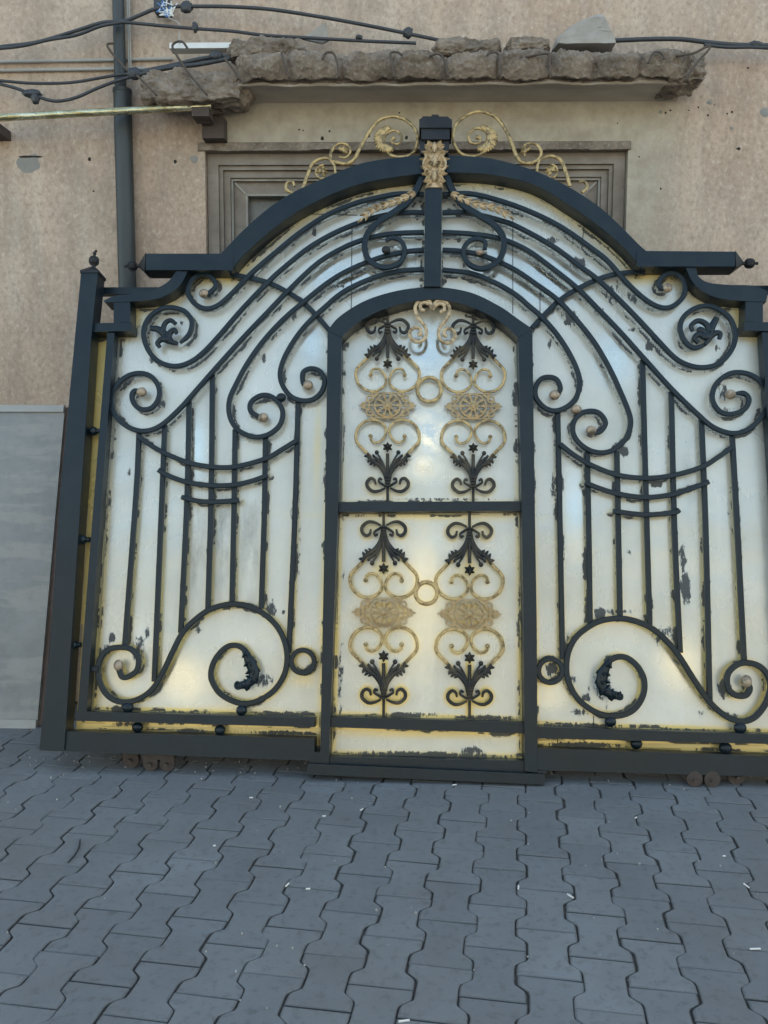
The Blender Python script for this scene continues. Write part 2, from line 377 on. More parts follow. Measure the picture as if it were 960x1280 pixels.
# ================================================================== THE SETTING
# pavers: I-shaped concrete blocks laid in columns, all one surface
PW, PL, PROT, PX0, PY0 = .139, .208, -.13688, .519, 3.08
cs, sn = math.cos(PROT), math.sin(PROT)
AMP = .0150
def bnd(c, v):                                     # boundary between columns c and c+1 at length v (in paver lengths)
    ph = (v - (.5 if c % 2 else 0.)) % 1.0         # 0 = joint of column c -> boundary pushed outward
    d = min(ph, 1-ph); t = (d-.17)/.16
    t = max(0, min(1, t)); t = t*t*(3-2*t); return AMP*(1-2*t)
bm = bmesh.new(); tl = bm.faces.layers.float.new('tone'); el = bm.faces.layers.float.new('edge'); rnd = random.Random(3)
GAP = .0021
for c in range(-34, 36):
    for j in range(-9, 24):
        off = .5 if c % 2 else 0.
        v0 = -(j+off)*PL
        cu, cv = c*PW, v0+PL/2
        X = PX0+cs*cu-sn*cv; Y = PY0+sn*cu+cs*cv
        if Y > YW-.02 or Y < -.6 or abs(X) > 3.4: continue
        ks = [0, .15, .20, .25, .30, .35, .5, .65, .70, .75, .80, .85, 1.]
        Rt = [(cu+PW/2+bnd(c, (v0/PL)+k)-GAP, v0+k*PL) for k in ks]
        Lf = [(cu-PW/2+bnd(c-1, (v0/PL)+k)+GAP, v0+k*PL) for k in ks]
        # bnd of c-1 is written from column c-1's side: its joints are half a length off, so the sign already alternates
        g = .0018
        Rt[0] = (Rt[0][0], Rt[0][1]+g); Lf[0] = (Lf[0][0], Lf[0][1]+g); Rt[-1] = (Rt[-1][0], Rt[-1][1]-g); Lf[-1] = (Lf[-1][0], Lf[-1][1]-g)
        poly = Rt+Lf[::-1]
        jit = Vector((rnd.uniform(-.0025, .0025), rnd.uniform(-.0022, .0022))); ra = rnd.uniform(-.012, .012)
        hz = rnd.uniform(-.0006, .0006); sx, sy = rnd.uniform(-.005, .005), rnd.uniform(-.004, .004)
        def P3(p, z, ins=0.):
            du, dv = p[0]-cu, p[1]-cv
            if ins: du *= 1-ins/(PW/2); dv *= 1-ins/(PL/2)
            zz = z+hz+sx*du+sy*dv
            u = cu+du*math.cos(ra)-dv*math.sin(ra)+jit.x; v = cv+du*math.sin(ra)+dv*math.cos(ra)+jit.y
            return (PX0+cs*u-sn*v, PY0+sn*u+cs*v, zz)
        tone = rnd.random()**1.2
        r0 = [bm.verts.new(P3(p, -.016)) for p in poly]
        r1 = [bm.verts.new(P3(p, -.0035)) for p in poly]
        r2 = [bm.verts.new(P3(p, -.0012, .0020)) for p in poly]
        r3 = [bm.verts.new(P3(p, 0, .0055)) for p in poly]
        n = len(poly); fs = []
        for A, B, e_ in ((r0, r1, 1.), (r1, r2, .75), (r2, r3, .35)):
            for i in range(n):
                f = bm.faces.new((A[i], A[(i+1) % n], B[(i+1) % n], B[i])); f[el] = e_; fs.append(f)
        fs.append(bm.faces.new(r3))
        for f in fs: f[tl] = tone
me_ = link('paving', bm, PAVER); tag(me_, kind='structure')
bm = bmesh.new(); boxm(bm, (-3.6, -.8, -.06), (3.6, YW, -.0105)); tag(link('paving_bed', bm, DIRT), kind='structure')
bm = bmesh.new()
S = 120
v = [bm.verts.new(p) for p in ((-S, -S, -.06), (S, -S, -.06), (S, S, -.06), (-S, S, -.06))]; bm.faces.new(v)
tag(link('ground', bm, STREET), kind='structure')
# street surface around the block paving, flush with it
bm = bmesh.new()
for lo, hi in (((-40, -30, -.055), (-3.6, YW, -.004)), ((3.6, -30, -.055), (40, YW, -.004)), ((-3.6, -30, -.055), (3.6, -.6, -.004))): boxm(bm, lo, hi)
tag(link('pavement', bm, STREET), kind='structure')

# ---------------------------------------------------------------- facade
bld = empty('building', (0, YW, 0))
tag(bld, 'beige plastered street facade with a wooden window and a broken concrete canopy', 'building')
def PB(v): return Vector((v[0], v[1]-YW, v[2]))       # world -> building local
WX0, WX1 = W(256, 200).x, W(785, 200).x; WZ1 = W(520, 187).z; WZ0 = 1.05; BH = 9.5
bm = bmesh.new()
def grid_rect(x0, x1, z0, z1):
    # front face only with reveal edges built separately
    v = [bm.verts.new((x, 0, z)) for x, z in ((x0, z0), (x1, z0), (x1, z1), (x0, z1))]; bm.faces.new(v)
X0_, X1_ = -9, 9
grid_rect(X0_, WX0, 0, BH); grid_rect(WX1, X1_, 0, BH); grid_rect(WX0, WX1, 0, WZ0); grid_rect(WX0, WX1, WZ1, BH)
RD = .13
for a, b in (((WX0, WZ0), (WX1, WZ0)), ((WX1, WZ0), (WX1, WZ1)), ((WX1, WZ1), (WX0, WZ1)), ((WX0, WZ1), (WX0, WZ0))):
    v = [bm.verts.new(p) for p in ((a[0], 0, a[1]), (b[0], 0, b[1]), (b[0], RD+.1, b[1]), (a[0], RD+.1, a[1]))]; bm.faces.new(v)
for q in (((X0_, 0, 0), (X0_, 8, 0), (X0_, 8, BH), (X0_, 0, BH)), ((X1_, 0, 0), (X1_, 8, 0), (X1_, 8, BH), (X1_, 0, BH)),
          ((X0_, 0, BH), (X1_, 0, BH), (X1_, 8, BH), (X0_, 8, BH)), ((X0_, 8, 0), (X1_, 8, 0), (X1_, 8, BH), (X0_, 8, BH)),
          ((WX0, RD+.1, WZ0), (WX1, RD+.1, WZ0), (WX1, RD+.1, WZ1), (WX0, RD+.1, WZ1))):
    bm.faces.new([bm.verts.new(p) for p in q])
bmesh.ops.remove_doubles(bm, verts=bm.verts[:], dist=1e-5)
link('wall', bm, PLASTER, bld)
# crumbly plaster edge round the window head
bm = bmesh.new(); rr = random.Random(5)
def rough_strip(x0, x1, z, th, dz):
    n = 90; prev = None
    for i in range(n+1):
        x = x0+(x1-x0)*i/n; k = noise.noise(Vector((x*9, z, 0)))*.006+noise.noise(Vector((x*40, 1, 0)))*.003
        ring = [bm.verts.new(p) for p in ((x, .02, z+dz), (x, -th*.3, z+dz), (x, -th-k, z+dz*.6), (x, -th-k, z-.004+k), (x, .02, z-.006+k*.5))]
        if prev:
            for j in range(4): bm.faces.new((prev[j], prev[j+1], ring[j+1], ring[j]))
        prev = ring
rough_strip(WX0-.03, WX1+.01, WZ1, .012, .035)
link('window_head', bm, CONCRETE, bld, smooth=1.)
# window: nested wooden frames, beads, panes
def ring_frame(bm, x0, x1, z0, z1, wd, ya, yb):
    """picture-frame of four butted boards, ya = front (negative = toward street)"""
    boxm(bm, (x0, ya, z0), (x0+wd, yb, z1)); boxm(bm, (x1-wd, ya, z0), (x1, yb, z1))
    boxm(bm, (x0+wd, ya+.0015, z1-wd), (x1-wd, yb, z1)); boxm(bm, (x0+wd, ya+.0015, z0), (x1-wd, yb, z0+wd))
wx0, wx1, wz0, wz1 = WX0+.004, WX1-.004, WZ0+.004, WZ1-.004
bm = bmesh.new()
ring_frame(bm, wx0, wx1, wz0, wz1, .052, .035, .20)
ring_frame(bm, wx0+.053, wx1-.053, wz0+.053, wz1-.053, .018, .050, .20)
ring_frame(bm, wx0+.072, wx1-.072, wz0+.072, wz1-.072, .030, .068, .20)
wo = link('window', bm, WOOD, bld, bevel=.003)
bm = bmesh.new()
ring_frame(bm, wx0+.103, wx1-.103, wz0+.103, wz1-.103, .010, .082, .20)
link('bead', bm, WOOD_LIGHT, wo, bevel=.002)
bm = bmesh.new()   # sashes: two leaves with mitred panel beads
mid = (wx0+wx1)/2
for a, b in ((wx0+.114, mid-.012), (mid+.012, wx1-.114)):
    ring_frame(bm, a, b, wz0+.114, wz1-.114, .055, .104, .19)
boxm(bm, (mid-.0115, .09, wz0+.114), (mid+.0115, .19, wz1-.114))
sash = link('sash', bm, WOOD, wo, bevel=.003)
bm = bmesh.new()
for a, b in ((wx0+.17, mid-.068), (mid+.068, wx1-.17)):
    ring_frame(bm, a, b, wz0+.17, wz1-.17, .009, .098, .15)
    for sx in (0, 1):       # little diagonal beads that run from the frame corner to the sash corner
        xa, xb = ((a-.052, a+.002) if sx == 0 else (b+.052, b-.002))
        za, zb = wz1-.118, wz1-.172
        d = Vector((xb-xa, 0, zb-za)).normalized(); nn = Vector((-d.z, 0, d.x))*.0045
        q = [(xa, za), (xb, zb)]
        vs = []
        for (x, z), y in ((q[0], .1025), (q[1], .1025)):
            vs.append([bm.verts.new((x+s*nn.x, y-h, z+s*nn.z)) for s, h in ((-1, 0), (-1, .008), (1, .008), (1, 0))])
        for j in range(4): bm.faces.new((vs[0][j], vs[0][(j+1) % 4], vs[1][(j+1) % 4], vs[1][j]))
        bm.faces.new(vs[0]); bm.faces.new(vs[1][::-1])
link('sash_bead', bm, WOOD_LIGHT, wo)
for a, b in ((wx0+.165, mid-.063), (mid+.063, wx1-.165)):
    bm = bmesh.new(); boxm(bm, (a, .150, wz0+.165), (b, .156, wz1-.165)); link('pane', bm, GLASS, wo)

# holes, chips and crumbs in the plaster
m = N('dark_hole'); HOLE = m.out((.02, .016, .013), .95)
m = N('grey_mortar'); n1 = m.noise(30, 4, .6); MORTAR = m.out(m.mix(n1, (.19, .18, .165), (.27, .255, .235)), .95, 0., m.bump(n1, .4, .004))
def blotch(px, py, r, mat, name, off=.002, sx=1., sy=1., seed=0, n=18):
    c = W(px, py); bm = bmesh.new(); cen = bm.verts.new((c.x, -off, c.z)); rg = []
    for k in range(n):
        a = 2*math.pi*k/n; q = r*(1+.35*noise.noise(Vector((math.cos(a)*1.5+seed, math.sin(a)*1.5, seed*3.1))))
        rg.append(bm.verts.new((c.x+q*sx*math.cos(a), -off*.2+.001, c.z+q*sy*math.sin(a))))
    for k in range(n): bm.faces.new((cen, rg[k], rg[(k+1) % n]))
    return link(name, bm, mat, bld, smooth=3)
for k, (x, y, r) in enumerate([(112, 199, 3.2), (219, 202, 3.2), (403, 173, 3.4), (412, 164, 1.8), (508, 172, 3), (461, 170, 2.4), (923, 186, 3.6), (117, 239, 1.8), (374, 162, 1.6), (379, 163, 1.4),
                               (832, 141, 1.8), (838, 138, 2.2), (873, 134, 1.8), (861, 138, 1.5), (915, 140, 2), (909, 142, 1.6), (935, 85, 2.2), (772, 154, 1.4), (799, 196, 1.5), (826, 236, 1.7), (885, 144, 1.8), (120, 314, 3), (499, 141, 1.5), (893, 131, 1.3)]):
    blotch(x, y, r/265, HOLE, 'drill_hole', .0015, seed=k, sy=rr.uniform(.7, 1.2))
blotch(37, 204, 16/262, MORTAR, 'plaster_patch', .003, 1.05, .85, seed=3)
blotch(37, 196, 12/262, HOLE, 'plaster_chip', .004, 1.3, .16, seed=8)
blotch(243, 199, 5/262, MORTAR, 'plaster_patch', .005, seed=12)
for k, (x, y, r) in enumerate([(887, 128, 3), (914, 160, 2.2), (826, 140, 2.5), (960-4, 140, 6)]): blotch(x, y, r/265, MORTAR, 'plaster_patch', .006, seed=k+30)

# broken concrete canopy with its hollow-core lumps
can0 = W(180, 120, 0); SZ = 1.3956
def canopy():
    bm = bmesh.new()
    xs = lambda px: CAM.x + (px-480)*3.93/F_PX + (-.0231*3.93)
    xL, xR = W(296, 100, .22).x, W(866, 95, .22).x
    zt = W(500, 62, .24).z; zb = W(500, 101, .24).z; zw = W(500, 128, 0).z
    cuts = [W(p, 80, .24).x for p in (296, 361, 427, 492, 556, 622, 687, 745, 800, 866)]
    NX = 560; prev = None
    for i in range(NX+1):
        x = xL+(xR-xL)*i/NX
        k = 0
        while k < len(cuts)-2 and x > cuts[k+1]: k += 1
        t = (x-cuts[k])/(cuts[k+1]-cuts[k]); t = max(0, min(1, t))
        bul = (1-abs(2*t-1)**3.2)*1.15-.2+.25*noise.noise(Vector((k*7.7, 0, 0)))
        prof = []
        right = min(1, max(0, (x-W(770, 80, .24).x)/.25))        # the last stretch is smoother and lifts
        for (y, z, am) in ((0.0, zw, 0), (-.05, zw+.006, .002), (-.12, zw+.010, .003), (-.200, zb-.004, .004), (-.206, zb+.004, .006),
                           (-.200, zb+.022, .006), (-.222-.034*bul, zb+.022-.018*bul, .010), (-.238-.045*bul, zb+.050-.014*bul, .013), (-.245-.052*bul, zb+.075, .014), (-.243-.050*bul, zb+.098, .015),
                           (-.232-.036*bul, zb+.118, .016), (-.215-.02*bul, zt-.006, .016), (-.17, zt+.004, .022), (-.12, zt+.010, .026), (-.06, zt+.012, .022), (0, zt+.01, .01)):
            nv = Vector((x*7, y*9, z*9)); nz = noise.fractal(nv, .9, 2.1, 5)
            n3 = noise.fractal(Vector((x*24, y*26, z*26)), .8, 2.1, 4)
            y2 = y-nz*am*1.5; z2 = z+nz*am*1.0
            if z > zt-.03: z2 += .012*noise.noise(Vector((x*3.3, 2, 0)))-.006
            y2 = min(y2, .004)
            prof.append((x, y2, z2))
        # densify
        ring = []
        for a, b in zip(prof[:-1], prof[1:]):
            for s in range(7):
                q = Vector(a).lerp(Vector(b), s/7); ring.append(q)
        ring.append(Vector(prof[-1]))
        vs = []
        for s, q in enumerate(ring):
            am = min(1., max(0., (s-26)/16))
            f3 = (noise.noise(q*22)*.010-abs(noise.noise(q*34+Vector((5, 0, 0))))*.012+noise.noise(q*75)*.005+noise.noise(q*150)*.0025)*am+noise.noise(q*60)*.0006
            vs.append(bm.verts.new((q.x+noise.noise(q*40+Vector((0, 9, 0)))*.004*am, min(.004, q.y-f3), q.z+f3*.6+noise.noise(q*30+Vector((0, 0, 7)))*.004*am)))
        if prev:
            for j in range(len(vs)-1): bm.faces.new((prev[j], prev[j+1], vs[j+1], vs[j])).material_index = (1 if j < 28 else 0)
        if i in (0, NX): bm.faces.new(vs)
        prev = vs
    return link('canopy', bm, [CONCRETE, SOFFIT], bld, smooth=3)
can = canopy()
def chunk(name, px0, px1, py0, py1, off0, off1, mat, parent, seed, am=.02, sub=5, smooth=1.2):
    a = PB(W(px0, py1, off1)); b = PB(W(px1, py0, off1))
    bm = bmesh.new(); bmesh.ops.create_cube(bm, size=1)
    bmesh.ops.subdivide_edges(bm, edges=bm.edges[:], cuts=34, use_grid_fill=True)
    c = Vector(((a.x+b.x)/2, -(off0+off1)/2, (a.z+b.z)/2)); s = Vector((b.x-a.x, off1-off0, b.z-a.z))
    for v in bm.verts:
        p = v.co.copy(); l = p.length; rnd_ = p.normalized()*.62
        p = p.lerp(rnd_, .42)
        q = Vector((p.x*s.x, p.y*s.y, p.z*s.z))+c
        n_ = noise.fractal(q*8+Vector((seed, 0, 0)), .9, 2.1, 5)*am+noise.fractal(q*30+Vector((seed, 3, 0)), .8, 2.1, 4)*am*.6-abs(noise.noise(q*16+Vector((0, seed, 0))))*am*.8
        n_ += (noise.noise(q*75)*.22+noise.noise(q*150)*.12)*am
        v.co = q+p.normalized()*n_
    return link(name, bm, mat, parent, smooth=3)
chunk('canopy_chunk', 174, 305, 84, 124, .02, .22, CONCRETE, bld, 1, .022)
chunk('canopy_chunk', 285, 375, 44, 70, .06, .20, CONCRETE, bld, 4, .02)
chunk('canopy_chunk', 545, 625, 45, 66, .06, .2, CONCRETE, bld, 9, .016)
chunk('canopy_chunk', 636, 690, 43, 62, .06, .2, CONCRETE, bld, 13, .014)
chunk('canopy_chunk', 836, 884, 62, 100, .02, .24, CONCRETE, bld, 17, .02)
a_, b_ = PB(W(690, 62, .13)), PB(W(768, 21, .13)); bm = bmesh.new(); rk = random.Random(4)
prof_ = [(0, 0), (.05, .30), (.22, .62), (.36, .72), (.60, .93), (.72, 1.0), (.84, .95), (.96, .45), (1.0, 0)]
for (px_, pz_) in prof_:
    for yy in (-.075, -.03, .03, .07):
        kx = 1-.10*abs(yy)/.075; bm.verts.new((a_.x+(b_.x-a_.x)*(.5+(px_-.5)*kx)+rk.uniform(-.006, .006), -.13+yy, a_.z+(b_.z-a_.z)*pz_*(1-.22*(abs(yy) > .05))+rk.uniform(-.006, .004)))
bmesh.ops.convex_hull(bm, input=bm.verts[:]); bmesh.ops.triangulate(bm, faces=bm.faces[:])
bmesh.ops.subdivide_edges(bm, edges=bm.edges[:], cuts=5, use_grid_fill=True)
for v in bm.verts:
    v.co += Vector((1, 1, 1))*(noise.fractal(v.co*16, .9, 2.1, 5)*.006)
st = link('rock', bm, STONE, None, smooth=.5)
st.location = (0, YW, 0); tag(st, 'loose grey stone lying on top of the broken concrete canopy', 'stone')
bm = bmesh.new()
q = [W(x, y, .10) for x, y in ((377, 48), (408, 27), (411, 50), (402, 54))]
for v_ in q: v_.y -= 0
a = [bm.verts.new(v_) for v_ in q]; b = [bm.verts.new(v_+Vector((0, .015, 0))) for v_ in q]
bm.faces.new(a); bm.faces.new(b[::-1])
for i in range(4): bm.faces.new((a[i], b[i], b[(i+1) % 4], a[(i+1) % 4]))
tag(link('plaster_shard', bm, WOOD_LIGHT), 'pale triangular shard standing on the left part of the canopy', 'shard')
# rebar hooks in the canopy
for pts, off in (([(403, 74), (408, 66), (417, 67), (422, 80), (424, 97)], .305), ([(503, 69), (496, 65), (488, 67), (490, 80), (493, 97)], .305), ([(538, 70), (547, 67), (555, 74), (560, 96)], .305),
                 ([(608, 70), (613, 66), (623, 68), (624, 96)], .305), ([(657, 71), (680, 67), (687, 70), (686, 95)], .305), ([(810, 79), (817, 66), (826, 66), (831, 74)], .30), ([(352, 66), (356, 80), (362, 98)], .29),
                 ([(855, 102), (870, 80), (886, 62), (884, 58), (868, 66), (846, 70)], .30), ([(234, 60), (229, 53), (222, 52), (216, 56), (218, 64), (235, 90), (259, 119)], .26),
                 ([(280, 72), (292, 87), (305, 105)], .28), ([(171, 94), (183, 106), (196, 119)], .26), ([(143, 54), (134, 56), (142, 69), (161, 90), (166, 98)], .16)):
    bm = bmesh.new(); tube(bm, [PB(p) for p in cr([W(x, y, off) for x, y in pts], 6)], .0052, 7)
    link('rebar_hook', bm, REBAR, bld, smooth=3)

# ---------------------------------------------------------------- pole, rod, bracket, cables
bm = bmesh.new()
a = W(152, 112, .06); x_ = a.x; zt = 5.2
tube(bm, [(x_, YW-.05, 0), (x_, YW-.05, a.z)], .0415, 20); tube(bm, [(x_-.008, YW-.05, a.z-.01), (x_-.008, YW-.05, zt)], .027, 18)
tube(bm, [(x_, YW-.05, a.z-.01), (x_, YW-.05, a.z+.004)], .044, 20)
po = link('pole', bm, POLE, smooth=.8); tag(po, 'dark grey steel pole running up the wall left of the window', 'pole')
bm = bmesh.new()
for k in range(2):
    x2 = x_+.027+.009*k; tube(bm, [(x2, YW-.03, a.z+.05), (x2, YW-.03, zt)], .004, 6)
tag(link('wire', bm, CONDUIT), 'thin pale wire pair beside the upper pole', 'wire')
# brass tube
bm = bmesh.new(); A, B = W(-60, 150.5, .17), W(264.5, 132.5, .17)
d = (B-A); n = 60
tube(bm, [A+d*(i/n) for i in range(n+1)], .0165, 14)
br_ = link('brass_tube', bm, BRASS, smooth=1.); 
tag(br_, 'long shiny brass tube laid across the wall in front of the pole', 'tube')
bm = bmesh.new()
def wbox(bm, px0, py0, px1, py1, o0, o1):
    a, b = W(px0, py1, (o0+o1)/2), W(px1, py0, (o0+o1)/2); boxm(bm, (a.x, YW-o1, a.z), (b.x, YW-o0, b.z))
wbox(bm, 255, 149, 282, 176, .002, .075); wbox(bm, 243, 138.5, 264, 150, .09, .19); wbox(bm, 252, 145, 264, 156, .06, .12)
tag(link('iron_bracket', bm, RUST, bevel=.003), 'rusty iron bracket at the window corner under the brass tube', 'bracket')
bm = bmesh.new(); wbox(bm, -22, 156, 2, 168, .0, .19)
tag(link('iron_bracket', bm, RUST, bevel=.003), 'rusty bracket stub at the left edge under the brass tube', 'bracket')
bm = bmesh.new(); wbox(bm, 256, 176, 280, 183.5, -.002, .02)
link('mortar_pad', bm, MORTAR, bld, bevel=.002)
# conduits on the wall
for y0, y1, x1, lb in ((78, 73.5, 216, 'upper grey conduit clipped along the wall behind the pole'), (88.5, 85.5, 182, 'lower grey conduit clipped along the wall behind the pole')):
    bm = bmesh.new(); A, B = W(-80, y0+1, .012), W(x1, y1, .012); tube(bm, [A, (A+B)/2, B], .0075, 8); tag(link('conduit', bm, CONDUIT, smooth=1), lb, 'conduit')
bm = bmesh.new(); wbox(bm, 214, 56.5, 312, 64, .08, .14); tag(link('white_trim', bm, WHITE, bevel=.002), 'short white plastic strip lying behind the hook left of the canopy', 'trim')
def cable(pts, r, off, lb, name='cable', mat=None, wob=.0, extra=None):
    r *= 1.22; P = cr([W(p[0], p[1], p[2] if len(p) > 2 else off) for p in pts], 8)
    for i, p in enumerate(P): p.z += wob*noise.noise(Vector((p.x*6, r*900, 0)))
    bm = bmesh.new(); tube(bm, P, r, 8)
    if extra:
        for (x, y, rx, rz) in extra:
            c = W(x, y, off); q = bmesh.ops.create_icosphere(bm, subdivisions=3, radius=1)['verts']
            for v in q:
                n_ = 1+.35*noise.noise(v.co*2.5+Vector((x, y, 0))); v.co = Vector((c.x+v.co.x*rx*n_/262, c.y+v.co.y*.018*n_, c.z+v.co.z*rz*n_/262))
    o = link(name, bm, mat or CABLE, smooth=3)
    return tag(o, lb, 'cable')
cable([(-60, 66), (0, 58.5), (45, 53), (90, 40), (125, 29), (143, 27), (158, 25.5), (175, 19), (192, 12), (215, 8.5), (245, 8), (290, 8.5), (340, 12), (400, 21), (450, 30), (500, 40), (548, 50)], .0068, .11, 'black cable rising past the pole and running down to the canopy top', extra=[(233, 9, 7, 7), (510, 41, 6, 6.5)])
cable([(-60, 64), (0, 60.5), (30, 57), (60, 50), (95, 44), (125, 33), (146, 29), (157, 28), (200, 32), (240, 35.5), (290, 39), (330, 44), (380, 47), (450, 51), (520, 54)], .0062, .12, 'black cable twisted with another left of the pole, sagging to the canopy', extra=[(244, 34, 3.5, 6), (449, 47, 4, 3)])
cable([(-60, 98), (0, 101), (40, 104), (90, 103), (145, 94), (175, 92)], .0058, .10, 'upper of the two slack cables under the grey conduits')
cable([(-60, 92), (0, 105), (25, 112), (48, 121), (70, 126.5), (95, 122), (120, 111), (145, 101.5), (168, 95)], .0062, .11, 'lower slack cable with a taped splice under the grey conduits', extra=[(40, 117, 11, 5), (44, 122, 5, 8)])
cable([(160, 93), (185, 88), (210, 83), (240, 76), (262, 72), (292, 70)], .0085, .15, 'thick cable end lying along the canopy left of the lumps')
cable([(163, 96), (188, 90), (215, 84), (245, 81), (272, 76), (288, 73)], .0085, .17, 'second thick cable end lying along the canopy left of the lumps', extra=[(270, 70, 7, 5), (168, 92, 8, 7)])
cable([(700, 52), (760, 51), (810, 49), (850, 49), (885, 53), (920, 56), (965, 57), (1040, 60)], .0085, .10, 'black cable leaving the canopy at the right edge of the photo', extra=[(944, 56, 8, 4)])
cable([(880, 56), (910, 59), (940, 59), (975, 61), (1040, 66)], .0065, .11, 'thinner cable running below the one at the right edge')
cable([(210, 22, .12), (224, 30, .12), (224, 45, .12), (224, 55, .18)], .002, .12, 'thin pale wire hanging onto the rebar hook', 'wire', CONDUIT)
# junction clamp with loose wires above the left of the canopy
bm = bmesh.new(); wbox(bm, 195, -6, 212, 18, .03, .10)
jb = link('junction_box', bm, CABLE, bevel=.004); tag(jb, 'black junction box with loose blue and white wires at the top edge', 'junction box')
m = N('blue_wire'); BLUE = m.out((.05, .16, .38), .5)
for k in range(7):
    bm = bmesh.new(); r_ = random.Random(k+40); p = [(204+r_.uniform(-8, 12), 2+r_.uniform(-4, 4)), (209+r_.uniform(-6, 12), 12+r_.uniform(-5, 5)), (204+r_.uniform(-10, 14), 18+r_.uniform(-3, 5)), (212+r_.uniform(-10, 12), 8+r_.uniform(-5, 5))]
    P = cr([W(x, y, .115) for x, y in p], 6); tube(bm, P, .0028, 6); link('loose_wire', bm, [BLUE if k % 2 else WHITE][0], jb, smooth=3)

# ---------------------------------------------------------------- grey board leaning on the wall at the left
bb = ground(20, 909); BT = math.atan2(YW-.02-bb.y, 1.50)
BM = Matrix.Translation((0, bb.y, 0)) @ Matrix.Rotation(-BT, 4, 'X'); BI = BM.inverted(); BI3 = BI.to_3x3()
def BL(px, py, w=0.):
    o = BI @ CAM; d = BI3 @ ray(px, py); t = (-w-o.y)/d.y; p = o+d*t; return (p.x, p.z)
brd = empty('leaning_board', mat=BM); tag(brd, 'dirty grey sheet board in a thin metal frame leaning on the wall', 'board')
m = N('dirty_board'); n1 = m.noise(3.5, 5, .65); n2 = m.noise(7, 5, .6, stretch=(.3, 1, 1.5)); n3 = m.noise(26, 5, .65)
c = m.mix(m.ramp(n1, [(.35, 0), (.65, 1)]), (.165, .17, .17), (.245, .245, .24)); c = m.mix(m.ramp(n2, [(.50, 0), (.58, .55)]), c, (.30, .285, .26)); c = m.mix(m.ramp(n3, [(.34, .25), (.46, 0)]), c, (.13, .13, .128))
BOARD = m.out(c, m.math('ADD', m.math('MULTIPLY', n1, .3), .3), 0., m.bump(n1, .3, .01))
tl_, tr_, br2, bl_ = BL(-90, 508), BL(81, 508), BL(46, 908), BL(-130, 905)
tr_ = (tr_[0], tr_[1]); zt_, zb_ = tr_[1], max(.0, br2[1]); xr = (tr_[0]+br2[0])/2; xl = tl_[0]
bm = bmesh.new(); prism(bm, [(xl, .0), (br2[0], .0), (tr_[0], zt_), (xl, zt_)], -.018, 0); link('sheet', bm, BOARD, brd)
bm = bmesh.new()
e = .028
prism(bm, [(xl, zt_-.03), (tr_[0]-.002, zt_-.03), (tr_[0], zt_+.004), (xl, zt_+.004)], .0005, .012); link('frame_rail', bm, CONDUIT, brd, bevel=.002)
bm = bmesh.new(); prism(bm, [(xl, -.004), (br2[0], -.004), (br2[0], .035), (xl, .035)], .0005, .014); link('frame_rail', bm, CONDUIT, brd, bevel=.002)
bm = bmesh.new(); prism(bm, [(br2[0]-.004, -.002), (br2[0]+.02, -.002), (tr_[0]+.014, zt_+.002), (tr_[0]-.010, zt_-.004)], -.03, -.019); link('edge_strip', bm, mat_wood('dark_edge', (.09, .06, .05), (.14, .10, .09)), brd, bevel=.002)

# ================================================================== THE GATE
gate = empty('gate', mat=GM)
tag(gate, 'ornate arched wrought iron gate with pearl sheet backing and gold scrollwork, leaning on the facade', 'gate')
FW_ = .075                                       # frame face height above the sheet
BW_ = .042                                       # bars' centre height
bars_px = []                                     # centre lines for the brush marks: (list of (u,v))
gold_px = []; orn_px = []
def plate(name, pts, w0=-.012, w1=FW_, mat=PAINT, parent=None, bevel=.004, reg=True):
    bm = bmesh.new(); P = GL(pts, w1); prism(bm, P, w0, w1)
    if reg: bars_px.append([Vector(p) for p in P+[P[0]]])
    return link(name, bm, mat, parent or gate, bevel=bevel)
def mir(p): return (2*UC-p[0], p[1])
# posts
def post(poly, mirror=False):
    P = GL(poly, .095)
    if mirror: P = [mir(p) for p in P][::-1]
    bm = bmesh.new(); prism(bm, P, .012, .095)
    o = link('gate_post', bm, PAINT, gate, bevel=.005)
    # pyramid top + ball
    xs = [p[0] for p in P]; tz = max(p[1] for p in P); tops = sorted(P, key=lambda p: -p[1])[:2]; xa, xb = sorted(p[0] for p in tops); cx = (xa+xb)/2
    bm = bmesh.new(); ap = bm.verts.new((cx, -.054, tz+.040))
    q = [bm.verts.new(p) for p in ((xa-.004, -.008, tz), (xb+.004, -.008, tz), (xb+.004, -.099, tz), (xa-.004, -.099, tz))]
    q2 = [bm.verts.new((v.co.x, v.co.y, tz-.012)) for v in q]
    bm.faces.new(q2[::-1])
    for i in range(4): bm.faces.new((q[i], q[(i+1) % 4], ap)); bm.faces.new((q[i], q2[i], q2[(i+1) % 4], q[(i+1) % 4]))
    tube(bm, [(cx, -.054, tz+.03), (cx, -.054, tz+.045)], .009, 10); ball(bm, (cx, -.054, tz+.062), .021); tube(bm, [(cx, -.054, tz+.08), (cx, -.054, tz+.094)], .006, 8); ball(bm, (cx, -.054, tz+.097), .0085)
    for k in range(8):   # ribs of the cast ball
        a = k*math.pi/4; pp = [(cx+.0215*math.cos(a)*math.sin(t), -.054+.0215*math.sin(a)*math.sin(t), tz+.062+.0215*math.cos(t)) for t in [.3+j*.3 for j in range(9)]]; tube(bm, pp, .0025, 5)
    link('finial', bm, PAINT_CAP, o, smooth=.7)
    return o
PL_ = [(49, 938), (80, 938), (101, 620), (114.5, 415), (122.5, 338), (101.5, 338), (75, 620), (62, 813)]
post(PL_); post(PL_, True)
